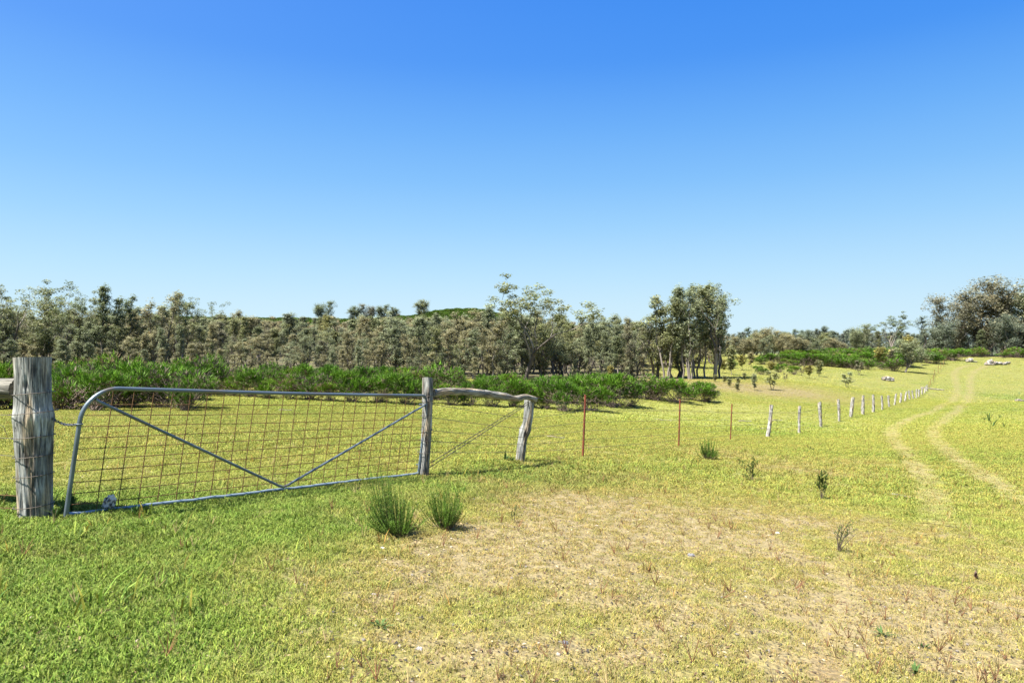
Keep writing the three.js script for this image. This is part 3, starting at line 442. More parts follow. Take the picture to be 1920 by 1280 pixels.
POSTS.forEach(([bx, by, tx, ty, wpx], k) => {
  const Z = PZ[k], b = pxAt(bx, Z), top = at(tx, ty, Z), t = thing('fence_post', b, PLABEL[k], 'post', 'weathered timber posts of the wire fence'), d = top.clone().sub(b), R = wpx / F * Z / 2 * 0.74, r = rngOf(900 + k);
  part('log', log(curve([d.clone().multiplyScalar(-0.06), V(0, 0, 0), d.clone().multiplyScalar(0.5).add(V((r() - 0.5) * 0.06, 0, 0)), d], k < 8 ? 26 : 10), (s) => R * (0.98 + 0.1 * Math.sin(s * 6 + k)), { sides: k < 8 ? 24 : 12, rough: 0.16, flat: 0.08, seed: 50 + k * 3, topCut: r() * 0.8, color: (s, a) => { const q = smoothstep(noise(Math.cos(a) * 2 + k, Math.sin(a) * 2, s * 6), 0.12, 0.35); return mix3([1, 1, 1], [0.3, 0.27, 0.25], q * 0.8); } }), paleTimber, t);
  if (k < 8) for (const s of [0.76, 0.58, 0.42, 0.27]) { const ring = []; for (let m = 0; m <= 14; m++) { const a = m / 14 * 6.2832; ring.push(d.clone().multiplyScalar(s).add(V(Math.cos(a) * R * 1.12, 0, Math.sin(a) * R * 1.12))); } part('wire_tie', wire(ring, 0.003, 4), wireMat, t); }
  linePosts.push({ b, d });
});
const FAR = [[1743, 727.5, 1743, 715, 130], [1746, 722.5, 1746, 711.5, 135], [1750.5, 715.5, 1751, 702.5, 141], [1754, 702.5, 1752.5, 692.5, 152], [1760, 696, 1760, 684, 160], [1765, 690, 1765, 680, 168], [1769.6, 684.5, 1769.6, 674.5, 176], [1772, 680, 1772.5, 671, 184], [1775, 676, 1776.5, 666, 192], [1778, 671.5, 1779.5, 663, 200]];
const FL = ['lowest of the thin brown pickets climbing to the crest', 'second thin brown picket up the far slope', 'third thin brown picket up the far slope, the tallest looking', 'fourth thin brown picket up the far slope, leaning left', 'fifth thin brown picket up the far slope', 'sixth thin brown picket up the far slope', 'seventh thin brown picket up the far slope', 'eighth thin brown picket up the far slope', 'second highest thin brown picket near the crest', 'highest thin brown picket at the crest beside the scrub'];
const brownSteel = rustMat.clone(); brownSteel.name = 'brown picket'; brownSteel.color.setRGB(0.2, 0.12, 0.035);
FAR.forEach(([bx, by, tx, ty, Z], k) => { const b = pxAt(bx, Z), top = at(tx, ty, Z), t = thing('far_picket', b, FL[k], 'picket', 'thin pickets up the far slope'), d = top.clone().sub(b); d.y = Math.max(d.y, 1.2); part('steel_bar', picketGeo(d, 0.06), brownSteel, t); linePosts.push({ b, d }); });
{ // fence wires run from the hinge post past every picket and post
  const at0 = [0.745, 0.607, 0.472, 0.36, 0.244], at1 = [0.66, 0.5, 0.37, 0.26, 0.15], at2 = [0.6, 0.45, 0.335, 0.22, 0.11], nm = ['top', 'second', 'third', 'fourth', 'lowest'];
  const dh = hingeTop.clone().sub(hb), dsx = stayTop.clone().sub(stayB);
  nm.forEach((w, k) => {
    const pts = [hb.clone().addScaledVector(dh, at0[k]).add(V(0.03, 0, 0.07)), stayB.clone().addScaledVector(dsx, at1[k]).add(V(0, 0, 0.08)), ...linePosts.map(({ b, d }) => b.clone().add(V(d.x * at2[k] * 1.25, Math.max(d.y, 1.3) * at2[k] * 1.25, 0.03)))];
    const o = pts[0].clone(), t = thing('fence_wire', o, `${w} plain wire of the fence running right from the hinge post`, 'wire'); const fine = []; for (let m = 0; m < pts.length - 1; m++) for (let q = 0; q < 4; q++) fine.push(pts[m].clone().lerp(pts[m + 1], q / 4).sub(o).add(V(0, -0.012 * Math.sin(Math.PI * q / 4), 0))); fine.push(pts[pts.length - 1].clone().sub(o));
    part('strand', wire(fine, 0.0038, 4), wireMat, t);
  });
  const o = stayTop.clone(), t = thing('fence_wire', o, 'uppermost wire running from the head of the leaning post along the pickets', 'wire'), pts = [V(0, 0, 0.05), ...linePosts.map(({ b, d }) => b.clone().add(V(d.x * 0.77, Math.max(d.y, 1.3) * 0.77, 0.03)).sub(o))]; part('strand', wire(pts, 0.0038, 4), wireMat, t);
}

// ------------------------------------------------------------------ plants: builders
const leafMat = (tint, name, tr = 0.55) => new THREE.MeshPhysicalMaterial({ name, color: new THREE.Color().setRGB(...tint), vertexColors: true, roughness: 0.62, side: THREE.DoubleSide, transmission: tr, thickness: 0, specularIntensity: 0.35 });
const barkMat = new THREE.MeshStandardMaterial({ name: 'gum bark', vertexColors: true, roughness: 0.95 });
function treeProto(seed, o) { // a gum tree 10 m tall: { wood, crown }
  const r = rngOf(seed), wood = new GB(), crown = new GB(), tips = [], rnd = (a, b) => a + (b - a) * r();
  const bark = o.bark ?? [0.085, 0.07, 0.06], pale = o.pale ?? [0.3, 0.26, 0.22], segs = [];
  const branch = (p, d, L, rad, lvl) => {
    const n = lvl < 2 ? 5 : 3, pts = [p.clone()]; let q = p.clone(), dd = d.clone();
    for (let k = 0; k < n; k++) { dd.add(V(gauss(r), gauss(r) * 0.5, gauss(r)).multiplyScalar(o.wander)).add(V(0, o.up * (lvl ? 1 : 0.4), 0)).normalize(); q = q.clone().addScaledVector(dd, L / n); pts.push(q); }
    const r1 = rad * (lvl === 0 ? 0.72 : 0.6); segs.push({ pts, r0: rad, r1, lvl });
    if (lvl >= o.levels) { tips.push([q, rnd(0.75, 1.25)]); return; }
    if (lvl === o.levels - 1) tips.push([pts[2].clone().add(V(0, 0.1, 0)), rnd(0.5, 0.9)]);
    const kids = lvl === 0 ? o.forks : 2 + (r() < o.third ? 1 : 0), az0 = r() * 6.283;
    for (let k = 0; k < kids; k++) {
      const az = az0 + k / kids * 6.283 + rnd(-0.5, 0.5), ang = rnd(o.a0, o.a1) * (lvl === 0 ? o.first : 1), side = V(Math.cos(az), 0, Math.sin(az)); side.addScaledVector(dd, -side.dot(dd)).normalize();
      const nd = dd.clone().multiplyScalar(Math.cos(ang)).addScaledVector(side, Math.sin(ang)).normalize();
      const from = k === 0 ? pts[n] : pts[Math.max(1, n - 1 - Math.floor(r() * (lvl === 0 ? o.low : 2)))];
      branch(from, nd, L * (lvl === 0 ? o.l1 : rnd(0.62, 0.86)), r1 * rnd(0.6, 0.82), lvl + 1);
    }
  };
  if (o.mast) for (let s = 0; s < (o.stems ?? 1); s++) { // upright stems with ascending side branches from low down
    const a0 = s / (o.stems ?? 1) * 6.28 + r(), many = (o.stems ?? 1) > 1, sp = many ? o.stemLean ?? 0.22 : 0.05, Ht = 10 * (s ? rnd(0.72, 0.98) : 1), b = V(Math.cos(a0) * (many ? 0.25 : 0), -0.3, Math.sin(a0) * (many ? 0.25 : 0)), pts = [];
    for (let k = 0; k <= 8; k++) { const f = k / 8; pts.push(b.clone().add(V((Math.cos(a0) * sp + (o.lean ?? 0)) * Ht * f * (1 - 0.3 * f) + gauss(r) * o.wander * (k ? 1 : 0), Ht * f, Math.sin(a0) * sp * Ht * f * (1 - 0.3 * f) + gauss(r) * o.wander * (k ? 1 : 0)))); }
    segs.push({ pts, r0: o.rad, r1: 0.02, lvl: 0 });
    for (let k = 0; k < o.mast; k++) {
      const f = o.base + (1 - o.base) * Math.pow((k + r() * 0.8) / o.mast, 0.85), i = Math.min(7, Math.floor(f * 8)), p = pts[i].clone().lerp(pts[i + 1], f * 8 - i), prof = o.reach * (0.45 + 0.75 * Math.sin(Math.PI * Math.min(1, 0.25 + (f - o.base) / (1 - o.base) * 0.75))) * rnd(0.55, 1.2), az = k * 2.4 + rnd(-0.6, 0.6), up = rnd(0.55, 1.5) + f * 0.5 + (o.rise ?? 0), d = V(Math.cos(az), up, Math.sin(az)).normalize();
      const m = p.clone().addScaledVector(d, prof * 0.55).add(V(0, -0.08 * prof, 0)), e = p.clone().addScaledVector(d, prof).add(V(gauss(r) * 0.15, 0.1 * prof, gauss(r) * 0.15));
      segs.push({ pts: [p, m, e], r0: o.rad * 0.42 * (1 - f * 0.6), r1: 0.015, lvl: 2 }); tips.push([e, rnd(0.8, 1.2)]); tips.push([m.clone().add(V(gauss(r) * 0.2, 0.15, gauss(r) * 0.2)), rnd(0.45, 0.85)]);
      for (let q = 0; q < 2; q++) { const az2 = az + (q ? 1 : -1) * rnd(0.5, 1.1), e2 = m.clone().addScaledVector(V(Math.cos(az2), rnd(0.5, 1.3), Math.sin(az2)).normalize(), prof * rnd(0.35, 0.6)); segs.push({ pts: [m, m.clone().lerp(e2, 0.5), e2], r0: o.rad * 0.22 * (1 - f * 0.5), r1: 0.012, lvl: 3 }); tips.push([e2, rnd(0.6, 1.0)]); tips.push([p.clone().lerp(m, rnd(0.4, 0.9)).add(V(gauss(r) * 0.25, 0.3, gauss(r) * 0.25)), rnd(0.4, 0.7)]); }
    }
    tips.push([pts[8], 0.9]);
  }
  else for (let s = 0; s < (o.stems ?? 1); s++) { const a = s / (o.stems ?? 1) * 6.28 + r(), sp = (o.stems ?? 1) > 1 ? o.stemLean ?? 0.2 : 0.05; branch(V(Math.cos(a) * 0.25 * ((o.stems ?? 1) > 1 ? 1 : 0), -0.25, Math.sin(a) * 0.25 * ((o.stems ?? 1) > 1 ? 1 : 0)), V(Math.cos(a) * sp + (o.lean ?? 0), 1, Math.sin(a) * sp).normalize(), o.trunk * rnd(0.85, 1.15), o.rad * rnd(0.8, 1.1), 0); }
  let top = 0; for (const [t] of tips) top = Math.max(top, t.y + o.clump * 0.4); const S = 10 / top;
  for (const { pts, r0, r1, lvl } of segs) { const lightSide = r() < (o.paleShare ?? 0.3); wood.tube(pts.map((p) => p.clone().multiplyScalar(S)), (s) => (r0 + (r1 - r0) * s) * S, lvl < 2 ? 7 : 4, (s, p) => { const k = 0.7 + 0.7 * Math.abs(noise(p.x * 2, p.y * 1.2, p.z * 2)); return mix3(bark, pale, lightSide ? 0.75 : 0.12).map((q) => q * k); }); }
  const per = Math.round(o.leaves / tips.length);
  for (const [t0, sz] of tips) {
    const t = t0.clone().multiplyScalar(S), R = o.clump * sz, tone = 0.75 + r() * 0.5, brown = r() < (o.brown ?? 0.2) ? 1 : 0, n = Math.round(per * (0.5 + sz * 0.5));
    for (let k = 0; k < n; k++) {
      const g1 = gauss(r), g2 = gauss(r), g3 = gauss(r), sh = Math.cbrt(r()) / (Math.hypot(g1, g2, g3) || 1);
      const x = t.x + g1 * sh * R, y = t.y + g2 * sh * R * o.flat + R * 0.15, z = t.z + g3 * sh * R;
      const a = r() * 6.283, dn = rnd(-0.35, 0.75), l = o.leaf * rnd(0.6, 1.3), w = l * o.slim, ch = Math.sqrt(Math.max(0.05, 1 - dn * dn)), ux = Math.cos(a) * ch * l, uy = -dn * l, uz = Math.sin(a) * ch * l, b = r() * 6.283, wx = Math.cos(b) * w, wz = Math.sin(b) * w, wy = (r() - 0.5) * w;
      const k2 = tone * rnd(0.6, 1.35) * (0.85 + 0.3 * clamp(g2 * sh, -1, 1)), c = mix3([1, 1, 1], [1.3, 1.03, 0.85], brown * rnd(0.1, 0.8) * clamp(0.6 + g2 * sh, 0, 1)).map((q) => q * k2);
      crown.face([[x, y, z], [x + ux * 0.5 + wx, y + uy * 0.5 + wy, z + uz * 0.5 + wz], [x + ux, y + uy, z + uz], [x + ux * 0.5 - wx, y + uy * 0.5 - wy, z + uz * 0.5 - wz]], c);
    }
  }
  return { wood: wood.build(), crown: crown.build() };
}
const REG = { mast: 11, base: 0.07, reach: 1.8, levels: 4, rad: 0.15, wander: 0.14, rise: 0.7, clump: 0.5, flat: 1.0, leaves: 5600, leaf: 0.25, slim: 0.28, brown: 0.14, paleShare: 0.5 };
const FORK = { levels: 3, forks: 5, third: 0.5, a0: 0.35, a1: 0.65, first: 1.1, low: 4, l1: 1.5, trunk: 1.5, rad: 0.2, wander: 0.13, up: 0.07, leaves: 5200, leaf: 0.42, slim: 0.36, clump: 1.5, flat: 0.75, brown: 0.25, paleShare: 0.3 };
const SLIM = { ...REG, mast: 14, base: 0.27, reach: 1.4, leaves: 6400, rad: 0.12, brown: 0.08 };
const OPEN = { levels: 4, forks: 4, third: 0.35, a0: 0.28, a1: 0.7, first: 0.85, low: 4, l1: 0.85, trunk: 2.9, rad: 0.17, wander: 0.19, up: 0.1, clump: 0.6, flat: 0.55, leaves: 5600, leaf: 0.22, slim: 0.32, brown: 0.2, paleShare: 0.35 };
const DOME = { mast: 13, stems: 3, stemLean: 0.34, base: 0.1, reach: 3.3, rise: 0.1, rad: 0.2, wander: 0.25, clump: 0.95, flat: 0.75, leaves: 19000, leaf: 0.25, slim: 0.34, brown: 0.22, paleShare: 0.45, pale: [0.4, 0.34, 0.3] };
const protos = {
  reg: [101, 102, 103, 104, 105].map((s, k) => treeProto(s, { ...REG, stems: [1, 2, 1, 3, 2][k], mast: [15, 9, 13, 7, 10][k], lean: (k - 2) * 0.03 })),
  open: [211, 212, 213].map((s, k) => treeProto(s, { ...OPEN, lean: [0.1, -0.05, 0.16][k] })),
  slim: [301, 302, 303].map((s, k) => treeProto(s, { ...SLIM, stems: [1, 3, 2][k], mast: [18, 9, 12][k], stemLean: 0.13 })),
  dome: [401, 402].map((s) => treeProto(s, DOME)),
  sapling: [501, 502, 503].map((s, k) => treeProto(s, { ...REG, stems: [1, 2, 1][k], mast: [9, 5, 11][k], base: [0.2, 0.25, 0.3][k], reach: [2.2, 1.8, 3.4][k], rise: 0.1, leaves: [1300, 700, 1700][k], leaf: [0.75, 0.8, 0.75][k], slim: 0.4, clump: [1.2, 1.0, 1.4][k], rad: 0.14, brown: 0.35 })),
  spread: [601].map((s) => treeProto(s, FORK)),
};
const foliage = { olive: leafMat([0.275, 0.295, 0.12], 'olive gum leaves'), grey: leafMat([0.285, 0.32, 0.17], 'grey-green gum leaves'), tan: leafMat([0.345, 0.325, 0.165], 'tan gum leaves'), dark: leafMat([0.2, 0.235, 0.1], 'dark gum leaves'), blue: leafMat([0.235, 0.28, 0.19], 'bluish gum leaves'), bronze: leafMat([0.265, 0.255, 0.15], 'bronze gum leaves'), gold: leafMat([0.32, 0.3, 0.07], 'golden sapling leaves') };
const roots = new Map();
function placeTree(kind, v, tint, pos, H, turn, wide, label, category, group, name = 'gum_tree') {
  const pr = protos[kind][v], key = kind + v + tint + name; let o;
  const s = H / 10;
  if (!roots.has(key)) { o = thing(name, pos, label, category, group); part('trunk', pr.wood, barkMat, o); part('crown', pr.crown, foliage[tint], o); roots.set(key, o); o.rotation.y = turn; o.scale.set(s * wide, s, s * wide); return o; }
  return copyOf(roots.get(key), pos, turn, V(s * wide, s, s * wide), label, category, group, name);
}
const heightTo = (pos, topY) => Math.max(1, EYE - (topY - 640) / F * -pos.z - pos.y);

// ------------------------------------------------------------------ trees that can be told apart
const NAMED = [ // px, Z, topY, kind, variant, tint, wide, turn, label
  [8, 76, 531, 'open', 0, 'olive', 1.0, 0.4, 'open-branched gum cut by the left edge of the picture'],
  [72, 80, 525, 'open', 1, 'olive', 0.9, 2.2, 'tall thin-crowned gum above the thick post'],
  [112, 78, 529, 'open', 2, 'dark', 0.95, 5.9, 'bare-limbed gum leaning right of the thick post'],
  [160, 84, 543, 'open', 1, 'olive', 0.7, 4.1, 'small open gum between the bare-limbed gum and the spiky dark gum'],
  [188, 82, 536, 'slim', 0, 'dark', 0.85, 1.0, 'spiky dark narrow gum left of the gate corner'],
  [232, 84, 553, 'slim', 2, 'dark', 1.0, 2.0, 'dark bushy gum just right of the spiky narrow gum'],
  [302, 82, 546, 'reg', 1, 'tan', 0.95, 0.7, 'broad tan and olive gum with slanting stems above the gate corner'],
  [335, 86, 548, 'slim', 1, 'olive', 0.8, 3.0, 'slender gum rising behind the broad tan gum'],
  [370, 120, 556, 'open', 0, 'dark', 0.75, 1.4, 'small dark flat-topped gum showing above the row'],
  [448, 130, 582, 'reg', 2, 'tan', 1.2, 2.4, 'pale tan round gum showing over the row left of the hill'],
  [985, 99, 515, 'open', 1, 'olive', 1.12, 0.2, 'tallest open-crowned gum in the middle of the tree line'],
  [1058, 104, 562, 'open', 2, 'olive', 1.0, 3.4, 'wide gum just right of the tallest gum'],
  [1250, 105, 545, 'slim', 1, 'olive', 1.1, 1.2, 'left gum of the isolated tall clump, leaning left'],
  [1280, 104, 538, 'slim', 0, 'grey', 0.95, 4.0, 'second gum of the isolated tall clump'],
  [1306, 106, 532, 'slim', 2, 'olive', 0.95, 2.7, 'dark-stemmed middle gum of the isolated tall clump'],
  [1340, 105, 528, 'open', 0, 'grey', 0.8, 5.0, 'rightmost gum of the isolated tall clump, airy crowned'],
  [1228, 108, 570, 'reg', 1, 'olive', 1.3, 0.9, 'low bushy gum at the left foot of the isolated tall clump'],
  [1268, 107, 556, 'reg', 3, 'olive', 1.15, 3.9, 'many-stemmed gum in the left half of the isolated tall clump'],
  [1296, 103, 548, 'slim', 1, 'grey', 0.95, 5.2, 'front gum in the middle of the isolated tall clump'],
  [1322, 107, 534, 'slim', 0, 'olive', 0.95, 0.5, 'dense gum in the right half of the isolated tall clump'],
  [1350, 108, 556, 'slim', 2, 'grey', 1.1, 2.2, 'lower right gum of the isolated tall clump'],
  [1612, 240, 606, 'dome', 0, 'grey', 0.9, 0.6, 'rounded grey-green gum left of the tall twin-topped gum'],
  [1676, 240, 583, 'open', 1, 'dark', 1.0, 2.5, 'tall twin-topped gum standing over the green scrub'],
  [1850, 240, 514, 'dome', 1, 'bronze', 1.1, 1.1, 'huge bronze-tinged dome gum at the right'],
  [1790, 236, 552, 'dome', 0, 'bronze', 1.0, 3.3, 'left shoulder gum of the great dome at the right'],
  [1915, 238, 526, 'dome', 0, 'grey', 1.1, 5.2, 'grey-green giant gum cut by the right edge'],
  [1890, 228, 590, 'dome', 1, 'blue', 1.1, 4.4, 'bluish lower gum in front of the great dome'],
  [1770, 226, 600, 'dome', 1, 'blue', 1.1, 0.2, 'bluish lower gum at the left foot of the great dome'],
  [1740, 250, 606, 'reg', 3, 'blue', 1.2, 2.0, 'bluish gum left of the great dome'],
  [1840, 224, 618, 'reg', 0, 'dark', 1.3, 2.9, 'dark shaded small gum under the great dome'],
  [606, 375, 563, 'dome', 0, 'dark', 1.15, 0.9, 'solitary dark round gum on the ridge'],
  [664, 380, 572, 'dome', 1, 'dark', 1.2, 2.2, 'left gum of the dark row on the ridge'],
  [690, 382, 569, 'dome', 0, 'bronze', 1.2, 4.1, 'second gum of the dark row on the ridge'],
  [716, 384, 570, 'dome', 1, 'dark', 1.2, 0.3, 'third gum of the dark row on the ridge'],
  [738, 386, 575, 'dome', 0, 'dark', 1.2, 5.1, 'right gum of the dark row on the ridge'],
  [790, 370, 560, 'dome', 1, 'olive', 1.2, 1.9, 'bushy gum at the left foot of the green dome hill'],
  [1432, 210, 612, 'dome', 1, 'tan', 1.1, 0.8, 'tan gum first right of the isolated tall clump'],
  [1470, 215, 618, 'dome', 0, 'tan', 1.1, 2.8, 'tan round gum in the middle of the far right row'],
  [1515, 260, 618, 'dome', 1, 'blue', 1.1, 4.8, 'bluish gum at the back of the far right row'],
  [1548, 230, 622, 'dome', 0, 'olive', 1.0, 1.5, 'gum at the right end of the tan row, beside the sky gap'],
];
for (const [px, Z, topY, kind, v, tint, wide, turn, label] of NAMED) { const p = pxAt(px, Z); placeTree(kind, v, tint, p, heightTo(p, topY), turn, wide, label, 'tree'); }
// the dense row of young gums behind the bushes: trees nothing tells apart
const SKY_LINE = [[-80, 560], [0, 575], [60, 590], [130, 585], [200, 585], [260, 582], [330, 588], [400, 598], [480, 603], [560, 612], [620, 610], [700, 600], [760, 592], [830, 590], [900, 586], [960, 590], [1040, 585], [1100, 592], [1160, 602], [1215, 606], [1260, 640], [1390, 640]];
{
  const zone = (px) => (px < 230 ? 'above the thick post' : px < 520 ? 'above the left half of the gate' : px < 790 ? 'above the right half of the gate' : px < 1010 ? 'above the wavy log rail' : 'between the tallest gum and the isolated clump');
  const r = rngOf(2024), tints = ['olive', 'grey', 'olive', 'tan', 'dark', 'grey', 'olive', 'bronze'];
  const rows = [[0, 30, 28], [9, 26, 15], [20, 26, 5], [34, 30, 2]];
  rows.forEach(([dz, step, drop], row) => {
    for (let px = -70; px < 1215; px += step * (0.75 + 0.5 * r())) {
      const Z = along(FRONT, px) + dz + (r() - 0.5) * 6, p = pxAt(px, Z), top = along(SKY_LINE, px) + drop * (0.2 + 1.4 * r()) + (r() - 0.55) * 26, k = r(), kind = k < 0.62 ? 'reg' : k < 0.9 ? 'slim' : 'open';
      placeTree(kind, Math.floor(r() * protos[kind].length), px > 450 && r() < 0.4 ? (r() < 0.5 ? 'tan' : 'grey') : tints[Math.floor(r() * tints.length)], p, heightTo(p, top), r() * 6.28, 0.85 + 0.75 * r(), row < 2 ? `young gum in the dense front row, ${zone(px)}` : `gum behind the front row, ${zone(px)}`, 'tree', row < 2 ? `young gums of the front row ${zone(px)}` : `gums in the wood behind the front row ${zone(px)}`);
    }
  });
  // low regrowth at the foot of the row and right of it
  for (let px = -70; px < 1235; px += 17 + r() * 16) { const Z = along(FRONT, px) + 3 - r() * 11, p = pxAt(px, Z); placeTree('reg', Math.floor(r() * 5), r() < 0.6 ? 'tan' : 'grey', p, 2.0 + r() * 2.2, r() * 6.28, 1.5, `low bushy gum regrowth below the row, ${zone(px)}`, 'tree', `low gum regrowth ${zone(px)}`); }
  for (let px = 1345; px < 1572; px += 12 + r() * 8) { const Z = 190 + r() * 50, p = pxAt(px, Z); placeTree(r() < 0.5 ? 'reg' : 'dome', r() < 0.5 ? 0 : 1, ['tan', 'olive', 'tan', 'grey', 'bronze'][Math.floor(r() * 5)], p, heightTo(p, 614 + r() * 24), r() * 6.28, 1.5, 'tan and olive gum in the far row right of the tall clump', 'tree', 'gums of the far right row'); }
  for (let px = 1590; px < 1760; px += 15 + r() * 8) { const Z = 245 + r() * 40, p = pxAt(px, Z); placeTree('reg', Math.floor(r() * 5), ['grey', 'blue', 'olive'][Math.floor(r() * 3)], p, heightTo(p, 616 + r() * 16), r() * 6.28, 1.4, 'grey-green gum in the far row behind the green scrub', 'tree', 'gums behind the green scrub'); }
  for (let px = 1745; px < 2000; px += 13 + r() * 8) { const Z = 232 + r() * 30, p = pxAt(px, Z); placeTree('reg', Math.floor(r() * 5), r() < 0.5 ? 'blue' : 'bronze', p, heightTo(p, 585 + r() * 30), r() * 6.28, 1.5, 'gum filling the foot of the great dome of trees', 'tree', 'gums at the foot of the great dome'); }
}
{ // the far wood on the rising ground and the scrub of the ridge, each one mass
  const mk = (pr, fm) => { const g = mergeGeometries([pr.wood, pr.crown], true); return [g, [barkMat, fm]]; };
  const sowTrees = (name, label, pr, fm, n, seed, place) => {
    const [g, mats] = mk(pr, fm), r = rngOf(seed), im = new THREE.InstancedMesh(g, mats, n), m = new THREE.Matrix4(), q = new THREE.Quaternion(), c = new THREE.Color();
    for (let k = 0; k < n; k++) { const [X, Z, H, w] = place(r), s = H / 10; q.setFromAxisAngle(V(0, 1, 0), r() * 6.28); m.compose(onGround(X, Z), q, V(s * w, s, s * w)); im.setMatrixAt(k, m); const t = 0.8 + r() * 0.45; im.setColorAt(k, c.setRGB(t * (0.95 + r() * 0.2), t, t * (0.85 + 0.3 * r()))); }
    im.name = numbered(name); im.castShadow = im.receiveShadow = true; tag(im, label, null, null, 'stuff'); scene.add(im);
  };
  const slope = (r) => { const Z = 140 + r() * 160, px = -150 + r() * 1500; return [(px - 960) / F * Z, Z, 5.6 + r() * 4.2, 1.3 + r() * 0.5]; };
  sowTrees('distant_wood', 'mass of olive gums filling the rising ground behind the tree line', protos.reg[0], foliage.olive, 420, 31, slope);
  sowTrees('distant_wood', 'mass of tan gums mixed into the rising wood', protos.reg[3], foliage.tan, 300, 32, slope);
  sowTrees('distant_wood', 'mass of grey gums mixed into the rising wood', protos.slim[0], foliage.grey, 260, 33, slope);
  sowTrees('distant_wood', 'bluish far-off wood along the right horizon', protos.reg[2], foliage.blue, 420, 34, (r) => { const Z = 300 + r() * 260, px = 1150 + r() * 1000; return [(px - 960) / F * Z, Z, 8 + r() * 4, 1.4]; });
  sowTrees('distant_wood', 'wood hidden beyond the left edge', protos.reg[1], foliage.olive, 160, 35, (r) => { const Z = 90 + r() * 200, px = -700 + r() * 560; return [(px - 960) / F * Z, Z, 8 + r() * 3, 1.3]; });
}

// ------------------------------------------------------------------ broom-like bushes
function bushProto(seed, { sprays = 420, blades = 9, h = 2, w = 1.25, spl = 0.24, sw = 0.022, dead = 0.15 } = {}) {
  const r = rngOf(seed), st = new GB(), fo = new GB(), rnd = (a, b) => a + (b - a) * r();
  const lumps = Array.from({ length: 6 }, () => [gauss(r) * w * 0.45, rnd(0.34, 0.84) * h, gauss(r) * w * 0.45, rnd(0.4, 0.62) * w]); // the bush is several rounded heads
  for (let k = 0; k < 40; k++) { const a = r() * 6.28, l = lumps[k % 6], e = V(l[0] + gauss(r) * l[3] * 0.5, l[1] * rnd(0.7, 1), l[2] + gauss(r) * l[3] * 0.5), b = V(Math.cos(a) * 0.2 * w, -0.08, Math.sin(a) * 0.2 * w), m = b.clone().lerp(e, 0.5).add(V(gauss(r) * 0.1, -0.1, gauss(r) * 0.1)); const g = rnd(0.7, 1.3); st.tube([b, m, e], (s) => 0.018 * (1 - 0.7 * s), 4, [0.15 * g, 0.115 * g, 0.09 * g]); }
  for (let k = 0; k < 420; k++) { const a = r() * 6.28, d = Math.sqrt(r()) * w * 0.95, y = rnd(0.04, 0.6) * h, x = Math.cos(a) * d, z = Math.sin(a) * d, t = r() * 6.28, l = rnd(0.15, 0.4), g = rnd(0.5, 1.5), s = 0.009; st.face([[x - s, y, z], [x + s, y, z + s], [x + Math.cos(t) * l, y + rnd(-0.05, 0.3), z + Math.sin(t) * l]], [0.17 * g, 0.12 * g, 0.095 * g]); }
  for (let k = 0; k < sprays; k++) {
    const L = lumps[Math.floor(r() * 6)]; let ax = gauss(r), ay = gauss(r) * 0.8 + 0.35, az = gauss(r); const q = Math.hypot(ax, ay, az) || 1, sh = Math.pow(r(), 0.28) * L[3]; ax /= q; ay /= q; az /= q;
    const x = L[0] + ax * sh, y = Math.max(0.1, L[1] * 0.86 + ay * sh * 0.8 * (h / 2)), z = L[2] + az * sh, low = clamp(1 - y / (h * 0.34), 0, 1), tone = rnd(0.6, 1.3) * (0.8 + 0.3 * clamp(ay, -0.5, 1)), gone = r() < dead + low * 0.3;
    for (let b = 0; b < blades; b++) {
      const dx = ax * 0.55 + gauss(r) * 0.33, dy = 0.75 + ay * 0.3 + gauss(r) * 0.2, dz = az * 0.55 + gauss(r) * 0.33, l = spl * rnd(0.55, 1.15), t = r() * 6.28, v = rnd(0.75, 1.25) * tone, c = gone ? [0.17 * v, 0.14 * v, 0.085 * v] : [0.1 * v, 0.205 * v * rnd(0.9, 1.1), 0.013 * v];
      const ox = gauss(r) * 0.05, oz = gauss(r) * 0.05, sx = Math.cos(t) * sw, sz = Math.sin(t) * sw; fo.face([[x + ox - sx, y, z + oz - sz], [x + ox + sx, y, z + oz + sz], [x + ox + dx * l, y + dy * l, z + oz + dz * l]], c);
    }
  }
  return { st: st.build(), fo: fo.build() };
}
const broomMat = new THREE.MeshPhysicalMaterial({ name: 'broom foliage', vertexColors: true, roughness: 0.65, side: THREE.DoubleSide, transmission: 0.25, thickness: 0, specularIntensity: 0.3 });
const twigMat = new THREE.MeshStandardMaterial({ name: 'grey twigs', vertexColors: true, roughness: 0.95, side: THREE.DoubleSide });
const bushP = [701, 702, 703, 704, 705].map((s, k) => bushProto(s, { dead: [0.1, 0.22, 0.08, 0.35, 0.12][k] }));
const bushRoots = [], broomTones = [[1, 1, 1], [0.72, 0.78, 0.8], [1.18, 1.05, 0.9], [0.92, 0.9, 1.05]].map((c, k) => { const m = broomMat.clone(); m.name = `broom foliage tone ${k}`; m.color.setRGB(...c); return m; });
function placeBush(v, pos, h, wide, turn, label, group, name = 'broom_bush') {
  const s = h / 2.1, sc = V(s * wide, s, s * wide);
  if (!bushRoots[v]) { const o = thing(name, pos, label, 'bush', group); part('stems', bushP[v].st, twigMat, o); part('foliage', bushP[v].fo, broomMat, o); o.rotation.y = turn; o.scale.copy(sc); bushRoots[v] = o; return o; }
  const c = copyOf(bushRoots[v], pos, turn, sc, label, 'bush', group, name); c.children[1].material = broomTones[Math.abs(Math.round(pos.x * 13 + pos.z * 7)) % 4]; return c;
}
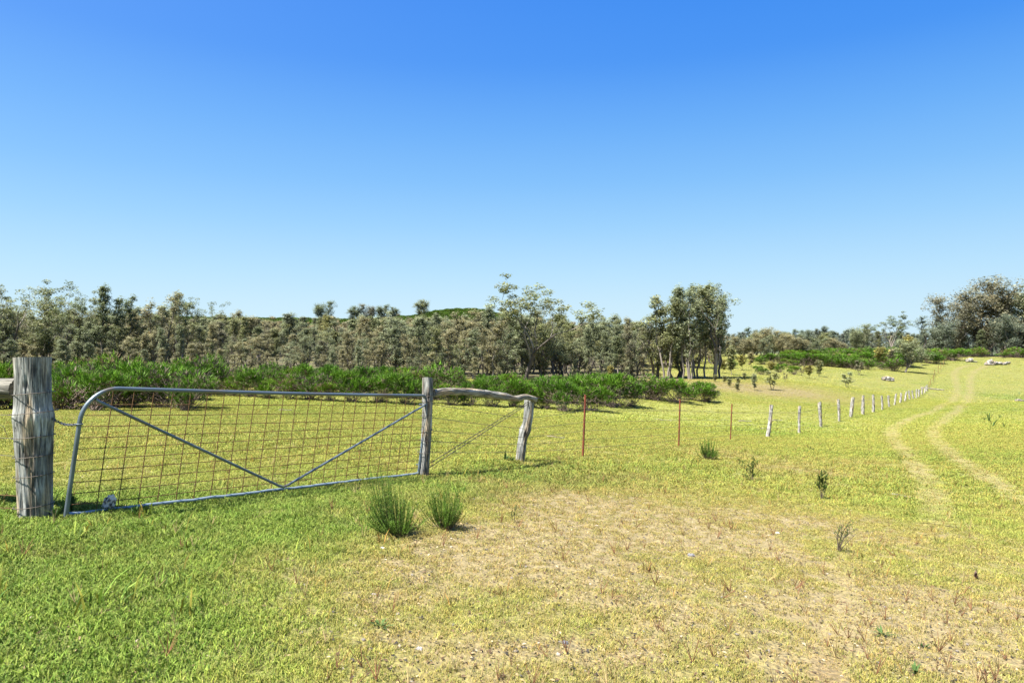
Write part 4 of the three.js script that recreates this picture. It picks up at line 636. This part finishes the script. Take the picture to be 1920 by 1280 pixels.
const BUSH_NAMED = [[1105, 40, 700, 1.0, 2, 'bush with bare forked stems showing beside the nearest rusty picket'], [1325, 52, 712, 1.15, 0, 'rightmost rounded green bush at the end of the bush row'], [1268, 50.5, 702, 1.1, 4, 'bush with pale dead twigs behind the second rusty picket'], [1215, 52, 712, 1.1, 2, 'dark green bush left of the second rusty picket'], [345, 27, 700, 0.85, 3, 'half-dead grey bush behind the gate corner'], [180, 26, 690, 1.0, 0, 'bright green bush just behind the left end of the gate'], [110, 27, 715, 0.9, 3, 'brown-twigged bush right beside the thick post']];
for (const [px, Z, topY, wide, v, label] of BUSH_NAMED) { const p = pxAt(px, Z); placeBush(v, p, heightTo(p, topY), wide, px * 0.7, label); }
{
  const r = rngOf(77);
  const band = (x0, x1, step, zf, top, label, group, wide = 1) => { for (let px = x0; px < x1; px += step * (0.7 + 0.6 * r())) { const Z = zf(px) * (1 + (r() - 0.5) * 0.05), p = pxAt(px, Z), h = heightTo(p, top(px) + (r() - 0.42) * 26); placeBush(Math.floor(r() * 5), p, clamp(h, 0.9, 3.4), wide * (0.9 + 0.35 * r()), r() * 6.28, label, group); } };
  const rowOf = (where, ...bands) => bands.forEach(([x0, x1, step, z, top, wide, row]) => band(x0, x1, step, () => z, () => top, `green broom bush in the ${row} row, ${where}`, `broom bushes of the ${row} row ${where}`, wide ?? 1));
  rowOf('behind the thick post and left gate half', [-120, 370, 46, 28.5, 688, 1.1, 'front'], [-120, 400, 42, 34, 675, 1, 'middle'], [-120, 420, 38, 40, 669, 1, 'back']);
  rowOf('behind the right half of the gate', [385, 800, 42, 37.5, 693, 1, 'front'], [380, 810, 38, 43, 684, 1, 'middle'], [380, 830, 36, 49, 683, 1, 'back']);
  rowOf('behind the wavy log rail and nearest picket', [800, 1080, 40, 39.5, 707, 1, 'front'], [815, 1190, 38, 45, 701, 1, 'middle'], [830, 1230, 36, 52, 699, 1, 'back']);
  rowOf('around the second rusty picket', [1150, 1340, 34, 52.5, 718, 0.9, 'thin']);
  const G2 = 'green scrub bushes below the far right trees', L2 = 'green scrub bush below the far right trees';
  band(1430, 1620, 14, () => 165, () => 658, L2, G2, 1.25); band(1480, 1760, 14, () => 186, () => 653, L2, G2, 1.25); band(1540, 1790, 14, () => 205, () => 648, L2, G2, 1.25); band(1500, 1700, 17, () => 178, () => 659, L2, G2, 1.5); band(1540, 1790, 16, () => 195, () => 652, L2, G2, 1.6); band(1730, 1800, 14, () => 212, () => 650, L2, G2, 1.4); band(1795, 1850, 15, () => 222, () => 646, L2, G2, 1.4); band(1885, 1960, 16, () => 218, () => 651, L2, G2, 1.5);
  band(1600, 1680, 22, () => 160, () => 668, L2, G2, 1.4);
  for (const [px, py, top] of [[1427, 702, 684], [1489, 702, 683], [1462, 698, 680], [1372, 690, 672]]) { const p = ground(px, py); placeBush(px % 5, p, heightTo(p, top), 1.2, px, 'separate green bush among the saplings on the far slope', 'separate bushes among the saplings'); }
  // scrub covering the ridge
  const g = mergeGeometries([bushP[0].st, bushP[0].fo], true), n = 5200, im = new THREE.InstancedMesh(g, [twigMat, broomMat], n), m = new THREE.Matrix4(), q = new THREE.Quaternion(), c = new THREE.Color();
  for (let k = 0; k < n; k++) { const Z = 300 + r() * 130, X = -380 + r() * 470, s = 0.9 + r() * 0.7; q.setFromAxisAngle(V(0, 1, 0), r() * 6.28); m.compose(onGround(X, Z), q, V(s * 1.7, s, s * 1.7)); im.setMatrixAt(k, m); const t = 0.62 + r() * 0.4; im.setColorAt(k, c.setRGB(t * 1.1, t, t * 1.1)); }
  im.name = 'hill_scrub'; im.castShadow = im.receiveShadow = true; tag(im, 'green scrub covering the ridge behind the wood', null, null, 'stuff'); scene.add(im);
}
// ------------------------------------------------------------------ saplings on the far slope
const SAPS = [[1414, 732, 703, 0, 'grey', 0.7, 'grey-green sapling on the bare patch, left of the twin-stemmed one'], [1449, 731, 697, 1, 'olive', 1.1, 'twin-stemmed olive sapling at the edge of the bare patch'], [1473, 716, 700, 1, 'tan', 0.7, 'thin nearly bare sapling behind the twin-stemmed one'], [1518, 710, 687, 2, 'gold', 1.1, 'small round golden-olive sapling above the timber posts'], [1537, 706, 678, 0, 'olive', 1.0, 'olive sapling right of the golden-olive one'], [1505, 705, 684, 1, 'tan', 0.8, 'slim tan sapling left of the golden-olive one'], [1589, 727, 699, 1, 'grey', 1.0, 'sparse round-leaved sapling alone on the open slope'], [1611, 703, 677, 1, 'bronze', 0.9, 'thin reddish sapling in front of the green scrub'], [1651, 689, 654, 2, 'gold', 0.9, 'orange-topped young gum left of the spreading tree'], [1671, 689, 656, 0, 'bronze', 0.8, 'slim bronze young gum close left of the spreading tree'], [1729, 685, 654, 0, 'grey', 0.7, 'slim young gum close right of the spreading tree'], [1371, 703, 655, 0, 'olive', 0.8, 'young olive gum in the shade right of the tall clump'], [1392, 694, 668, 2, 'gold', 1.0, 'yellowish young gum behind the bare patch'], [1410, 688, 662, 0, 'tan', 1.0, 'tan young gum behind the bare patch'], [1356, 700, 676, 2, 'gold', 1.0, 'yellow-green young gum beside the tall clump'], [1145, 716, 688, 0, 'gold', 0.9, 'golden young gum on the bare ground behind the bush row'], [1175, 712, 690, 0, 'grey', 0.9, 'grey young gum on the bare ground behind the bush row'], [1446, 700, 680, 2, 'gold', 1.1, 'golden sapling among the bushes right of the bare patch']];
for (const [px, py, top, v, tint, wide, label] of SAPS) { const p = ground(px, py); placeTree('sapling', v, tint, p, heightTo(p, top) * 1.06, px, wide * 1.3, label, 'tree', null, 'gum_sapling'); }
{ const p = ground(1698, 698); placeTree('spread', 0, 'grey', p, heightTo(p, 634), 1.2, 1.0, 'spreading young gum with a forked trunk beside the far fence', 'tree'); const q = ground(1703, 690); placeTree('sapling', 2, 'gold', q, heightTo(q, 632), 0.3, 0.9, 'golden-crowned gum behind the spreading young gum', 'tree'); }
const SMALLS = [[1360, 718, 708], [1368, 725, 712], [1385, 722, 716], [1396, 712, 706], [1342, 716, 704], [1382, 734, 728]];
SMALLS.forEach(([px, py, top]) => { const p = ground(px, py); placeTree('sapling', 0, 'olive', p, Math.max(0.6, heightTo(p, top)), px, 1.7, 'tiny yellow-green seedling on the bare patch', 'tree', 'tiny seedlings on the bare patch', 'gum_sapling'); });

// ------------------------------------------------------------------ foreground shrubs
function needleShrub(seed, { h, w, stems, lean = 0, green = 1, needles = 34, bare = 0.25, nl = 0.018, stemR = 0.0022 }) {
  const r = rngOf(seed), st = new GB(), fo = new GB(), rnd = (a, b) => a + (b - a) * r();
  for (let k = 0; k < stems; k++) {
    const a = r() * 6.283, out = Math.sqrt(r()) * w, H = h * (r() < 0.14 ? rnd(1.0, 1.3) : rnd(0.35, 1.0)) * (1 - 0.35 * (out / w) ** 2) * (0.85 + 0.75 * noise(Math.cos(a) * 1.6 * out / w + seed, Math.sin(a) * 1.6 * out / w, seed * 0.7)), b = V(Math.cos(a) * 0.05, -0.02, Math.sin(a) * 0.05), e = V(Math.cos(a) * out + lean * H + gauss(r) * 0.09 * h, H, Math.sin(a) * out + gauss(r) * 0.09 * h), m = V(b.x + (e.x - b.x) * 0.62, H * 0.42, b.z + (e.z - b.z) * 0.62), pts = curve([b, m, e], 6), g = rnd(0.6, 1.3);
    st.tube(pts, (s) => stemR * (1 - 0.6 * s), 3, (s) => mix3([0.1 * g, 0.075 * g, 0.05 * g], [0.09 * g, 0.15 * g, 0.03 * g], smoothstep(s, 0.2, 0.7)));
    const tone = rnd(0.6, 1.3), live = r() < green;
    for (let q = 0; q < needles; q++) {
      const s = bare + (1 - bare) * r(), f = s * 6, i = Math.min(5, Math.floor(f)), p = pts[i].clone().lerp(pts[i + 1], f - i), t = r() * 6.283, up = rnd(0.5, 1.2), l = nl * rnd(0.6, 1.3), c0 = tone * rnd(0.75, 1.3), c = live ? [0.1 * c0, 0.185 * c0, 0.016 * c0] : [0.16 * c0, 0.12 * c0, 0.07 * c0], sx = -Math.sin(t) * 0.002, sz = Math.cos(t) * 0.002;
      fo.face([[p.x - sx, p.y, p.z - sz], [p.x + sx, p.y, p.z + sz], [p.x + Math.cos(t) * l * 0.7, p.y + up * l, p.z + Math.sin(t) * l * 0.7]], c);
    }
  }
  return { st: st.build(), fo: fo.build() };
}
function shrub(name, px, py, opts, seed, label, category = 'shrub') { const p = ground(px, py), g = needleShrub(seed, opts), o = thing(name, p, label, category); part('stems', g.st, twigMat, o); part('foliage', g.fo, broomMat, o); return o; }
shrub('broom_shrub', 745, 1002, { h: 0.56, w: 0.25, stems: 200, needles: 80, lean: -0.22, nl: 0.02 }, 801, 'larger of two green broom shrubs in front of the gate, feathery top');
shrub('broom_shrub', 836, 990, { h: 0.47, w: 0.2, stems: 130, needles: 75, lean: 0.02, bare: 0.32, nl: 0.02 }, 802, 'smaller of two green broom shrubs, right of the feathery one');
shrub('broom_shrub', 1328, 861, { h: 0.5, w: 0.24, stems: 90, needles: 90, bare: 0.45, nl: 0.04, stemR: 0.004 }, 803, 'small dark green shrub with bare stem below the third picket');
{
  const branchy = (name, px, py, tipsPx, seed, label, opts = {}) => { // few stems towards given tips, needles near their ends
    const p = ground(px, py), Z = -p.z, r = rngOf(seed), st = new GB(), fo = new GB(), o = thing(name, p, label, 'shrub');
    for (const [tx, ty, leafy] of tipsPx) {
      const e = at(tx, ty, Z).sub(p).add(V(0, 0, gauss(r) * 0.05)), pts = curve([V(gauss(r) * 0.01, -0.03, 0), e.clone().multiplyScalar(0.5).add(V(e.x * -0.12 + gauss(r) * 0.02, 0.02, gauss(r) * 0.03)), e], 8), rr = opts.r ?? 0.005;
      st.tube(pts, (s) => rr * (1 - 0.65 * s), 5, [0.09, 0.068, 0.045]);
      const twigs = [pts], sc = Math.min(1, e.length() / 0.55); for (let k = 0; k < 7; k++) { const i = 3 + Math.floor(r() * 5), b = pts[i], q = [b, b.clone().add(V(gauss(r) * 0.035, 0.045 + r() * 0.03, gauss(r) * 0.03).multiplyScalar(sc)), b.clone().add(V(gauss(r) * 0.05 + e.x * 0.15, 0.09 + r() * 0.06, gauss(r) * 0.04).multiplyScalar(sc))]; st.tube(q, (s) => rr * 0.4 * (1 - 0.6 * s), 3, [0.09, 0.07, 0.045]); twigs.push(curve(q, 8)); }
      for (let k = 0; k < leafy * 900; k++) { const tw = twigs[Math.floor(r() * twigs.length)], i = Math.floor((tw === pts ? 0.5 + 0.5 * r() : r()) * 7.9), b = tw[i], t = r() * 6.28, l = (0.02 + r() * 0.02) * (0.4 + 0.6 * sc), c0 = 0.6 + r() * 0.8, sx = -Math.sin(t) * 0.0022, sz = Math.cos(t) * 0.0022; fo.face([[b.x - sx, b.y, b.z - sz], [b.x + sx, b.y, b.z + sz], [b.x + Math.cos(t) * l * 0.6, b.y + l, b.z + Math.sin(t) * l * 0.6]], [0.065 * c0, 0.13 * c0, 0.02 * c0]); }
    }
    part('stems', st.build(), twigMat, o); if (fo.p.length) part('foliage', fo.build(), broomMat, o);
  };
  branchy('straggly_shrub', 1411, 902, [[1380, 866, 0.8], [1402, 870, 0.3], [1415, 858, 0.9], [1424, 868, 0.7], [1390, 892, 0.3], [1408, 885, 0.6], [1420, 890, 0.6]], 811, 'straggly dark shrub with two green tips in the dry patch', { r: 0.005 });
  branchy('straggly_shrub', 1541, 936, [[1533, 884, 1], [1540, 880, 1.2], [1546, 888, 1], [1552, 905, 0.35], [1530, 905, 0.3], [1537, 895, 1]], 812, 'upright thin shrub with a green tuft on bare stems');
  branchy('straggly_shrub', 1571, 1034, [[1604, 978, 0.2], [1595, 990, 0.05], [1580, 986, 0.02], [1573, 984, 0.02], [1608, 990, 0.06], [1591, 1000, 0.03], [1566, 1004, 0], [1600, 1000, 0.02]], 813, 'dark nearly leafless shrub leaning right beside the rut', { r: 0.005 });
  branchy('dead_shrub', 965, 980, [[960, 955, 0.05], [968, 948, 0.05], [963, 962, 0.05], [972, 968, 0]], 814, 'small dead twiggy plant right of the broom shrubs', { r: 0.003 });
  branchy('straggly_shrub', 1520, 845, [[1514, 836, 0.1], [1522, 838, 0.15], [1526, 842, 0.1]], 815, 'tiny dark twiggy plant below the second timber post', { r: 0.005 });
}
function weed(px, py, h, w, n, seed, label, color = [0.06, 0.11, 0.025], category = 'weed') {
  const r = rngOf(seed), p = ground(px, py), g = new GB(), s = new GB(), o = thing('weed', p, label, category);
  for (let k = 0; k < n; k++) { const a = r() * 6.283, d = w * (0.3 + 0.7 * r()), H = h * (0.35 + 0.7 * r()), b = 0.006 + h * 0.02, t = 0.6 + r() * 0.8, sx = -Math.sin(a) * b, sz = Math.cos(a) * b, c = color.map((q) => q * t); const A = V(0, -0.01, 0), M = V(Math.cos(a) * d * 0.5, H * 0.65, Math.sin(a) * d * 0.5); g.face([[A.x - sx * 0.4, A.y, A.z - sz * 0.4], [A.x + sx * 0.4, A.y, A.z + sz * 0.4], [M.x + sx, M.y, M.z + sz], [M.x - sx, M.y, M.z - sz]], c); g.face([[M.x - sx, M.y, M.z - sz], [M.x + sx, M.y, M.z + sz], [Math.cos(a) * d, H * 0.95, Math.sin(a) * d]], c); }
  part('leaves', g.build(), broomMat, o); return o;
}
[[948, 864, 0.22, 0.14, 'dark leafy weed at the foot of the leaning post'], [960, 866, 0.12, 0.12, 'low weed just left of the leaning post foot'], [1855, 790, 0.7, 0.4, 'tallest dark thistle-like weed in the green patch at the right'], [1862, 800, 0.5, 0.4, 'dark weed below the tallest thistle-like weed'], [1876, 783, 0.3, 0.3, 'small dark weed right of the tallest thistle-like weed'], [1846, 787, 0.25, 0.3, 'small dark weed left of the tallest thistle-like weed'], [1884, 802, 0.3, 0.15, 'little dark upright weed at the right, lowest of its patch'], [1912, 739, 0.6, 0.9, 'blue-green weed clump at the right edge'], [120, 968, 0.2, 0.06, 'tall grassy weed at the latch foot of the gate'], [104, 975, 0.13, 0.09, 'grassy weed between the thick post and the gate'], [135, 965, 0.22, 0.05, 'thin dark weed just inside the gate foot'], [252, 968, 0.12, 0.06, 'small weed under the bottom rail of the gate'], [1655, 1190, 0.05, 0.12, 'flat green weed with long stalks at the lower right'], [1716, 1262, 0.07, 0.07, 'green weed rosette near the bottom right corner'], [1735, 1215, 0.04, 0.06, 'low green weed between the two lower right weeds'], [1830, 1085, 0.08, 0.05, 'small purplish weed at the right'], [712, 1175, 0.035, 0.12, 'creeping green weed in the bottom centre-left turf']].forEach(([px, py, h, w, lb], k) => weed(px, py, h, w, k < 7 ? 16 : 12, 860 + k, lb, k === 15 ? [0.1, 0.06, 0.05] : k === 7 ? [0.07, 0.13, 0.06] : undefined));

// ------------------------------------------------------------------ fallen timber and stones
{
  const bone = timber([0.55, 0.54, 0.52], 0.012), stick = (px, py, len, rad, turn, label, bend = 0.1, mat = bone, name = 'fallen_stick', cat = 'stick') => { const p = ground(px, py), r = rngOf(Math.round(px * 7 + py)), d = V(Math.cos(turn), 0, Math.sin(turn)).multiplyScalar(len / 2), o = thing(name, p, label, cat); const f = (s, y) => { const q = d.clone().multiplyScalar(s); return V(q.x, hgt(p.x + q.x, -(p.z + q.z)) - p.y + rad * 0.7 + y, q.z); }; part('wood', log(curve([f(-1, 0), f(-0.4, bend * len * 0.25).add(V(0, 0, bend * len * 0.5)), f(0.3, bend * len * 0.1), f(1, bend * len * 0.3)], 14), (s) => rad * (1.1 - 0.5 * s), { sides: 9, rough: 0.25, seed: px * 0.13 }), mat, o); return o; };
  stick(535, 770, 0.6, 0.02, 0.2, 'dark-ended fallen stick in the grass behind the gate mesh', 0.3);
  stick(895, 829, 0.5, 0.014, 0.1, 'thin grey stick in the grass between hinge post and leaning post');
  stick(1042, 821, 0.6, 0.018, 0.5, 'bleached stick in the grass left of the nearest picket', 0.2);
  stick(1243, 788, 0.95, 0.022, 0.15, 'long bleached stick lying behind the second picket', 0.1);
  stick(1397, 791, 0.8, 0.03, 0.1, 'pale fallen branch right of the third picket', 0.3); stick(1408, 797, 0.45, 0.025, -0.5, 'short pale stick beside the fallen branch right of the third picket', 0.2); stick(1456, 790, 0.8, 0.03, -0.2, 'pale stick right of the first timber post', 0.4); stick(1436, 804, 0.5, 0.025, 0.2, 'pale stick left of the foot of the first timber post');
  stick(1749, 730, 4.2, 0.14, 0.05, 'long pale log lying at the end of the timber posts', 0.02, bone, 'fallen_log', 'log');
  stick(1010, 905, 0.25, 0.008, 0.6, 'small grey stick in the green turf below the leaning post'); stick(1690, 930, 0.3, 0.012, 0.6, 'thin pale stick beside the track in the foreground');
  const heap = (px, py, list, label, pieces) => { const p = ground(px, py), o = thing('log_heap', p, label, 'logs'); list.forEach(([x, z, len, rad, turn, up], k) => { const d = V(Math.cos(turn), up, Math.sin(turn)).multiplyScalar(len / 2), c = V(x, rad * 0.8, z), yb = hgt(p.x + x, -(p.z + z)) - p.y; c.y += yb; part('log', log(curve([c.clone().sub(d), c.clone().add(V(0, rad * 0.3, 0)), c.clone().add(d)], 12), (s) => rad * (1.05 - 0.4 * Math.abs(s - 0.4)), { sides: 12, rough: 0.35, lump: 0.25, seed: px * 0.01 + k * 2.7, color: (s, a) => (noise(Math.cos(a) * 2 + k, s * 5, 3) > 0.16 ? [0.3, 0.28, 0.27] : [1, 1, 1]) }), bone, o); }); return o; };
  heap(1666, 714, [[-0.4, 0, 1.5, 0.45, 0.2, 0.1], [0.7, -0.4, 1.3, 0.35, -0.3, 0.15], [0.2, 0.3, 1.6, 0.2, 0.1, 0]], 'white and dark bleached log heap on the slope left of the far fence');
  heap(1819, 679, [[0, 0, 1.6, 0.55, 0.5, 0.35], [0.9, 0.2, 2.2, 0.18, -0.1, 0]], 'white stump left of the two tracks near the crest');
  heap(1870, 684, [[-2, 0, 1.6, 0.6, 0.4, 0.8], [-0.6, 0.2, 1.8, 0.45, -0.4, 0.1], [0.5, 0, 1.5, 0.4, 0.8, 0.2], [2.2, 0.1, 2.2, 0.4, 0.1, 0.25], [-2.4, 0.5, 2.2, 0.25, 0.1, 0]], 'large white log heap right of the tracks near the crest');
  heap(1913, 752, [[-0.3, 0, 0.9, 0.16, 0.2, 0.2], [0.4, 0.1, 1.0, 0.12, -0.2, 0]], 'small white log pieces at the right edge of the meadow');
  heap(1920, 670, [[0, 0, 2, 0.5, 0.3, 0.2], [0.8, 0.3, 1.4, 0.4, 0.9, 0.1]], 'white logs at the right edge below the scrub');
  const rockMat = new THREE.MeshStandardMaterial({ name: 'pale stone', roughness: 0.95, bumpMap: groundBump, bumpScale: 0.01, vertexColors: true });
  const rock = (px, py, s, c, label) => { const g = new THREE.IcosahedronGeometry(s, 3), q = g.attributes.position, cl = []; for (let i = 0; i < q.count; i++) { const x = q.getX(i) / s, y = q.getY(i) / s, z = q.getZ(i) / s, k = 1 + 0.4 * noise(x * 1.6 + px, y * 1.6, z * 1.6) + 0.12 * noise(x * 5, y * 5, z * 5 + px); q.setXYZ(i, x * s * k * 1.25, y * s * k * 0.65, z * s * k); const t = 0.85 + 0.3 * noise(x * 4, y * 4, z * 4); cl.push(c[0] * t, c[1] * t, c[2] * t); } g.setAttribute('color', new THREE.Float32BufferAttribute(cl, 3)); g.computeVertexNormals(); solo('stone', g, rockMat, ground(px, py).add(V(0, s * 0.2, 0)), label, 'stone'); };
  rock(1296, 1042, 0.028, [0.3, 0.29, 0.3], 'small grey stone in the tan turf at the centre'); rock(1458, 1000, 0.022, [0.62, 0.56, 0.5], 'pale stone in the reddish patch right of centre'); rock(717, 1029, 0.02, [0.62, 0.58, 0.52], 'pale stone just below the larger broom shrub'); rock(1058, 1206, 0.018, [0.22, 0.21, 0.22], 'dark stone near the bottom centre'); rock(786, 1217, 0.015, [0.65, 0.6, 0.55], 'small white stone near the bottom, left of centre'); rock(700, 1115, 0.014, [0.6, 0.52, 0.45], 'pale pinkish stone in the lower left turf');
}
renderer.render(scene, camera);
